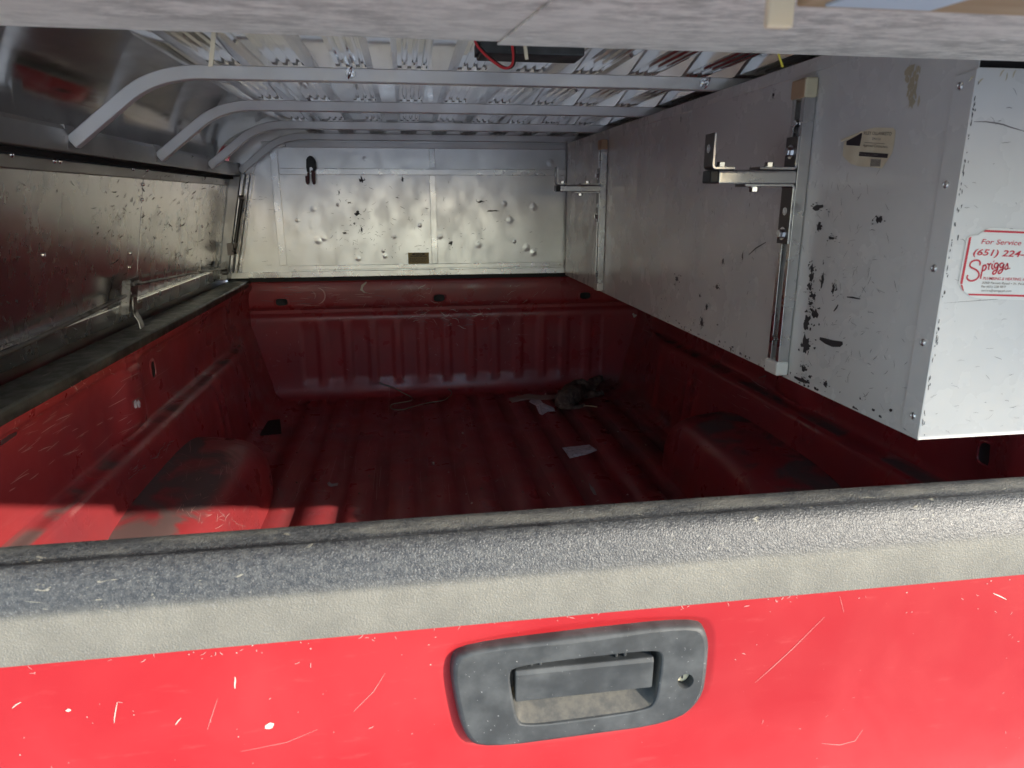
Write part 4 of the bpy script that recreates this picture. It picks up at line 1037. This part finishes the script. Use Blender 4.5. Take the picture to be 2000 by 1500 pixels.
# ---- service sticker on the rear panel
q0p = (1800, 400); s2 = 200 / 1364.0
sc2 = lambda x_, y_0: (q0p[0] + x_ * s2, q0p[1] + y_0 * s2)
bp_ = lambda px, py: (lambda p: (p.x, p.z))(on(1, px, py, YR - 0.0028))
K3 = lambda u, v: (u, YR - 0.0026, v); K4 = lambda u, v: (u, YR - 0.0032, v)
outl = [(605, 440), (650, 415), (760, 400), (820, 355), (900, 312), (960, 308), (1364, 330), (2350, 385), (2480, 420), (2520, 480), (2420, 1200), (2380, 1290), (2300, 1320), (1364, 1270), (900, 1255), (720, 1240), (640, 1215), (560, 1150), (490, 1050)]
m = MB(); ol = [bp_(*sc2(*p)) for p in outl]; cu_ = sum(p[0] for p in ol) / len(ol); cv_ = sum(p[1] for p in ol) / len(ol)
m.add([K3(cu_, cv_)] + [K3(*p) for p in ol], [(0, 1 + k, 1 + (k + 1) % len(ol)) for k in range(len(ol))])
sst = m.build('service_sticker', 'sticker_white', cab)
m = MB()
def bpoly(pl, mi=0): m.add([K4(*bp_(*sc2(*p))) for p in pl], [tuple(range(len(pl)))], mi)
bpoly([(820, 358), (850, 335), (1364, 356), (2330, 410), (2330, 436), (1364, 382), (835, 362)])
bpoly([(630, 440), (662, 424), (541, 1058), (512, 1052)]); bpoly([(515, 1062), (541, 1066), (562, 1150), (545, 1140)])
bpoly([(612, 1183), (1364, 1200), (2280, 1250), (2270, 1276), (1364, 1226), (630, 1206)])
text_fit('For Service Call', m, 0, (790, 520), (1540, 548), 66, bp_, K4, sc2, 0.004, 0.2)
text_fit('(651) 224-5681', m, 0, (683, 668), (1660, 710), 82, bp_, K4, sc2, 0.016, 0.2)
text_fit('PLUMBING & HEATING, Inc.', m, 0, (812, 996), (1405, 1012), 36, bp_, K4, sc2, 0.006, 0.2)
text_fit('3260 Fanum Road \u2022 St. Paul, MN 55110', m, 1, (800, 1050), (1600, 1075), 28, bp_, K4, sc2, 0.0, 0.15)
text_fit('Fax (651) 228-9877', m, 1, (790, 1100), (1120, 1108), 28, bp_, K4, sc2, 0.0, 0.15)
text_fit('service@spriggsph.com', m, 1, (790, 1152), (1190, 1160), 26, bp_, K4, sc2, 0.0, 0.15)
def pen(pts, wd):
    P = [bp_(*sc2(*p)) for p in smoothpath([Vector(p) for p in pts], 3)]
    w_ = wd * 0.00013; n = len(P); L, Q = [], []
    for i in range(n):
        a, b = Vector(P[max(i - 1, 0)]), Vector(P[min(i + 1, n - 1)]); t = (b - a).normalized(); k = Vector((-t.y, t.x)) * w_; L.append(K4(*(Vector(P[i]) + k))); Q.append(K4(*(Vector(P[i]) - k)))
    m.add(L + Q, [(i, i + 1, n + i + 1, n + i) for i in range(n - 1)], 0)
pen([(770, 808), (782, 770), (760, 742), (720, 735), (670, 752), (636, 795), (650, 835), (720, 860), (760, 900), (765, 945), (735, 990), (670, 1018), (620, 1005), (596, 970), (615, 935)], 9)
pen([(818, 805), (808, 860), (795, 920), (782, 985)], 9); pen([(818, 812), (845, 800), (862, 825), (845, 868), (808, 880)], 9)
pen([(868, 790), (885, 785), (900, 800), (890, 840), (893, 865)], 8); pen([(893, 812), (910, 782), (925, 785)], 8)
pen([(938, 785), (932, 830), (940, 858), (958, 850)], 8); pen([(955, 752), (962, 757)], 9)
pen([(1015, 780), (985, 775), (965, 805), (970, 840), (995, 845), (1018, 800), (1022, 780), (1012, 850), (990, 905), (955, 930), (940, 910), (960, 880), (1010, 860)], 8)
pen([(1085, 780), (1055, 775), (1038, 805), (1043, 835), (1068, 838), (1090, 800), (1095, 780), (1085, 850), (1062, 900), (1028, 920), (1015, 900), (1040, 870), (1090, 850)], 8)
pen([(1100, 855), (1130, 800), (1145, 775), (1142, 805), (1150, 835), (1130, 860), (1105, 858)], 7); pen([(1120, 855), (1150, 850), (1178, 845)], 6)
m.build('lettering', ['sticker_red', 'ink_brown'], sst)

# ================================================================== LOOSE THINGS
# spring clamp on the front wall strip
cl = thing('spring_clamp', (-0.598, 2.47, 1.045), 'black spring clamp with dark red grips hung on the front wall strip', 'clamp')
cc = lambda px, py, Y=2.470: on(1, px, py, Y)
def flatpoly(name, px_pts, y0, y1, mat, parent, bev=0.003):
    P = [on(1, px, py, (y0 + y1) / 2) for px, py in px_pts]; return MB().prism([(p.x, p.z) for p in P], 1, y0, y1).build(name, mat, parent, bevel=bev)
ck = lambda l: [(560 + x_ / 15.0, 280 + y_0 / 15.0) for x_, y_0 in l]
flatpoly('jaw', ck([(575, 480), (610, 410), (680, 360), (750, 385), (820, 460), (860, 560), (870, 720), (830, 850), (600, 850), (575, 700)]), 2.452, YW - 0.009, 'gas_black', cl, 0.004)
flatpoly('grip', ck([(545, 960), (570, 945), (600, 965), (610, 850), (660, 850), (655, 1170), (625, 1215), (590, 1200), (560, 1130)]), 2.450, 2.470, 'clamp_red', cl)
flatpoly('grip', ck([(735, 800), (830, 800), (840, 1170), (815, 1210), (775, 1205), (745, 1120), (722, 950)]), 2.450, 2.470, 'clamp_red', cl)
flatpoly('spring', ck([(670, 700), (730, 690), (768, 740), (755, 790), (710, 800), (700, 850), (672, 850)]), 2.446, 2.4515, 'zinc', cl, 0.001)
# debris on the bed floor
fl = lambda px, py, z=0.0135: on(2, px, py, z)
wr = [(740, 748), (771, 758), (790, 769), (804, 775), (806, 783), (783, 786), (763, 790), (762, 798), (782, 802), (810, 793), (838, 786), (865, 783), (880, 774), (883, 765), (876, 760)]
zz_ = [0.062, 0.042, 0.022, 0.018, 0.017, 0.0155, 0.0155, 0.0155, 0.0155, 0.0155, 0.0155, 0.017, 0.022, 0.030, 0.034]
P = []
for (px, py), z_ in zip(wr, zz_):
    p = fl(px, py, z_)
    if p.y > 2.462: p = on(1, px, py, 2.462)
    P.append(p)
tag(MB().tube(smoothpath(P, 3), 0.0024, 8).build('wire', 'wire_green', smooth=60), 'thin olive wire lying in a loop on the bed floor by the bulkhead', 'wire')
def scrap(name, px_pts, mat, label, cat, z=0.0135, lift=0.004, th=0.0006, jit=0.002):
    P = [fl(px, py, z) for px, py in px_pts]
    c = sum(P, Vector()) / len(P); m = MB(); n = len(P)
    mid = [(p + c) / 2 + Vector((random.uniform(-.004, .004), random.uniform(-.004, .004), lift * random.uniform(.3, 1.0))) for p in P]
    rim = [p + Vector((0, 0, random.uniform(0, jit))) for p in P]
    m.add(rim + mid + [c + Vector((0, 0, lift * .6))], [(k, (k + 1) % n, n + (k + 1) % n, n + k) for k in range(n)] + [(n + k, n + (k + 1) % n, 2 * n) for k in range(n)])
    return tag(m.build(name, mat, thick=th), label, cat)
zk = lambda l: [(700 + x_ * 0.275, 720 + y_0 * 0.275) for x_, y_0 in l]
scrap('card_strip', zk([(1065, 210), (1090, 243), (1200, 222), (1300, 222), (1420, 218), (1430, 185), (1300, 190), (1190, 182)]), 'card', 'long bent strip of tan card on the bed floor beside the dark rag', 'card', lift=.006)
scrap('paper_scrap', zk([(1210, 235), (1225, 222), (1290, 220), (1310, 245), (1390, 280), (1398, 305), (1345, 305), (1305, 330), (1285, 320), (1260, 265)]), 'paper', 'crumpled pale lilac paper scrap touching the tan card strip', 'paper', lift=.010)
scrap('folded_paper', zk([(1447, 562), (1640, 540), (1695, 580), (1630, 610), (1500, 640), (1480, 610)]), 'paper', 'folded white paper slip lying alone on the bed floor ridges', 'paper', lift=.007)
k9 = lambda l: [(480 + x_ * 0.26, 740 + y_0 * 0.26) for x_, y_0 in l]
scrap('plastic_scrap', k9([(5, 655), (60, 650), (130, 670), (185, 690), (120, 715), (50, 742), (25, 700)]), 'torn_plastic', 'torn grey plastic scrap beside the wheel well that the sun strikes', 'scrap', lift=.006)
scrap('paper_curl', k9([(612, 785), (628, 775), (645, 792), (695, 785), (690, 800), (640, 812), (620, 802)]), 'torn_plastic', 'small curled grey paper shred alone between the floor ridges', 'scrap', lift=.005)
scrap('wrapper', [(1150, 942), (1178, 940), (1183, 958), (1176, 970), (1160, 966), (1153, 955)], 'torn_plastic', 'crinkled dull wrapper in a floor groove near the folded paper slip', 'wrapper', z=.006, lift=.006)
p0 = fl(493, 826, .03); p1 = fl(550, 848, .014)
pc = (p0 + p1) / 2
m = MB(); pp = [fl(495, 826, .016), fl(547, 818, .016), fl(550, 846, .016), fl(496, 851, .016)]
m.add([p + Vector((0, 0, -.003)) for p in pp] + [p + Vector((0, 0, .001)) for p in pp], [(0, 1, 2, 3)[::-1], (4, 5, 6, 7), (0, 1, 5, 4), (1, 2, 6, 5), (2, 3, 7, 6), (3, 0, 4, 7)])
tag(m.build('rubber_pad', 'rubber', bevel=0.002), 'flat black rubber pad on the floor in the corner below the gas strut', 'rubber pad')
# crumpled rag
from mathutils import noise as mn
def lump(m, path, rad, seg=14, amp=0.35, freq=30):
    P = smoothpath(path, 3); n = len(P); base = len(m.v)
    rs = [rad[min(int(i / (n - 1) * (len(rad) - 1)), len(rad) - 2)] * (1 - (i / (n - 1) * (len(rad) - 1)) % 1) + rad[min(int(i / (n - 1) * (len(rad) - 1)) + 1, len(rad) - 1)] * ((i / (n - 1) * (len(rad) - 1)) % 1) for i in range(n)]
    m.tube(P, rs, seg)
    k = 0
    for i in range(n):
        for j in range(seg):
            v = Vector(m.v[base + k]); d = v - P[i]; q = P[i] + d * (1 + amp * mn.noise(v * freq) + amp * .6 * mn.noise(v * freq * 2.3)); q.z = max(q.z, 0.0125); m.v[base + k] = tuple(q); k += 1
m = MB()
A = lambda px, py, z: on(2, px, py, z)
lump(m, [A(1088, 788, .03), A(1105, 780, .045), A(1125, 765, .05), A(1140, 758, .04)], [.012, .042, .045, .035, .015])
lump(m, [A(1100, 765, .06), A(1118, 752, .07), A(1140, 750, .06), A(1160, 760, .03)], [.010, .024, .026, .014])
lump(m, [A(1130, 768, .03), A(1152, 752, .05), A(1168, 742, .06), A(1178, 738, .07)], [.022, .026, .022, .010])
lump(m, [A(1140, 775, .02), A(1160, 770, .022), A(1175, 768, .02)], [.018, .020, .008]); lump(m, [A(1090, 785, .03), A(1100, 795, .02), A(1125, 797, .016), A(1140, 792, .016)], [.018, .02, .012, .006])
tag(m.build('rag', 'rag', smooth=180), 'dark brown crumpled work rag heaped in the bed corner under the white cabinet', 'rag')
tag(MB().tube(smoothpath([A(1118, 797, .016), A(1135, 793, .017), A(1150, 792, .017), A(1166, 795, .016)], 2), [.003] * 100 if False else 0.0035, 8).build('twig', 'wood', smooth=60), 'short bent yellowish twig on the floor below the brown rag', 'twig')
# grit and leaf crumbs
m = MB()
for _ in range(150):
    if random.random() < .5: px, py = random.uniform(560, 1180), random.uniform(762, 785)
    else: px, py = random.uniform(520, 1300), random.uniform(780, 990)
    h = hit([bvT[5]], px, py)
    if not h: continue
    c = h[0]; r = random.uniform(.0012, .0045)
    m.lathe([(r, -.0005), (r * .8, r * .5), (r * .3, r * .8)], c + Vector((0, 0, .0006)), (random.uniform(-.4, .4), random.uniform(-.4, .4), 1), 5, random.choice((0, 0, 1, 2)))
gr = m.build('grit', ['rag', 'card', 'bare_chip'], kind='stuff'); tag(gr, 'fine grit and leaf crumbs scattered over the red bed floor', 'grit')
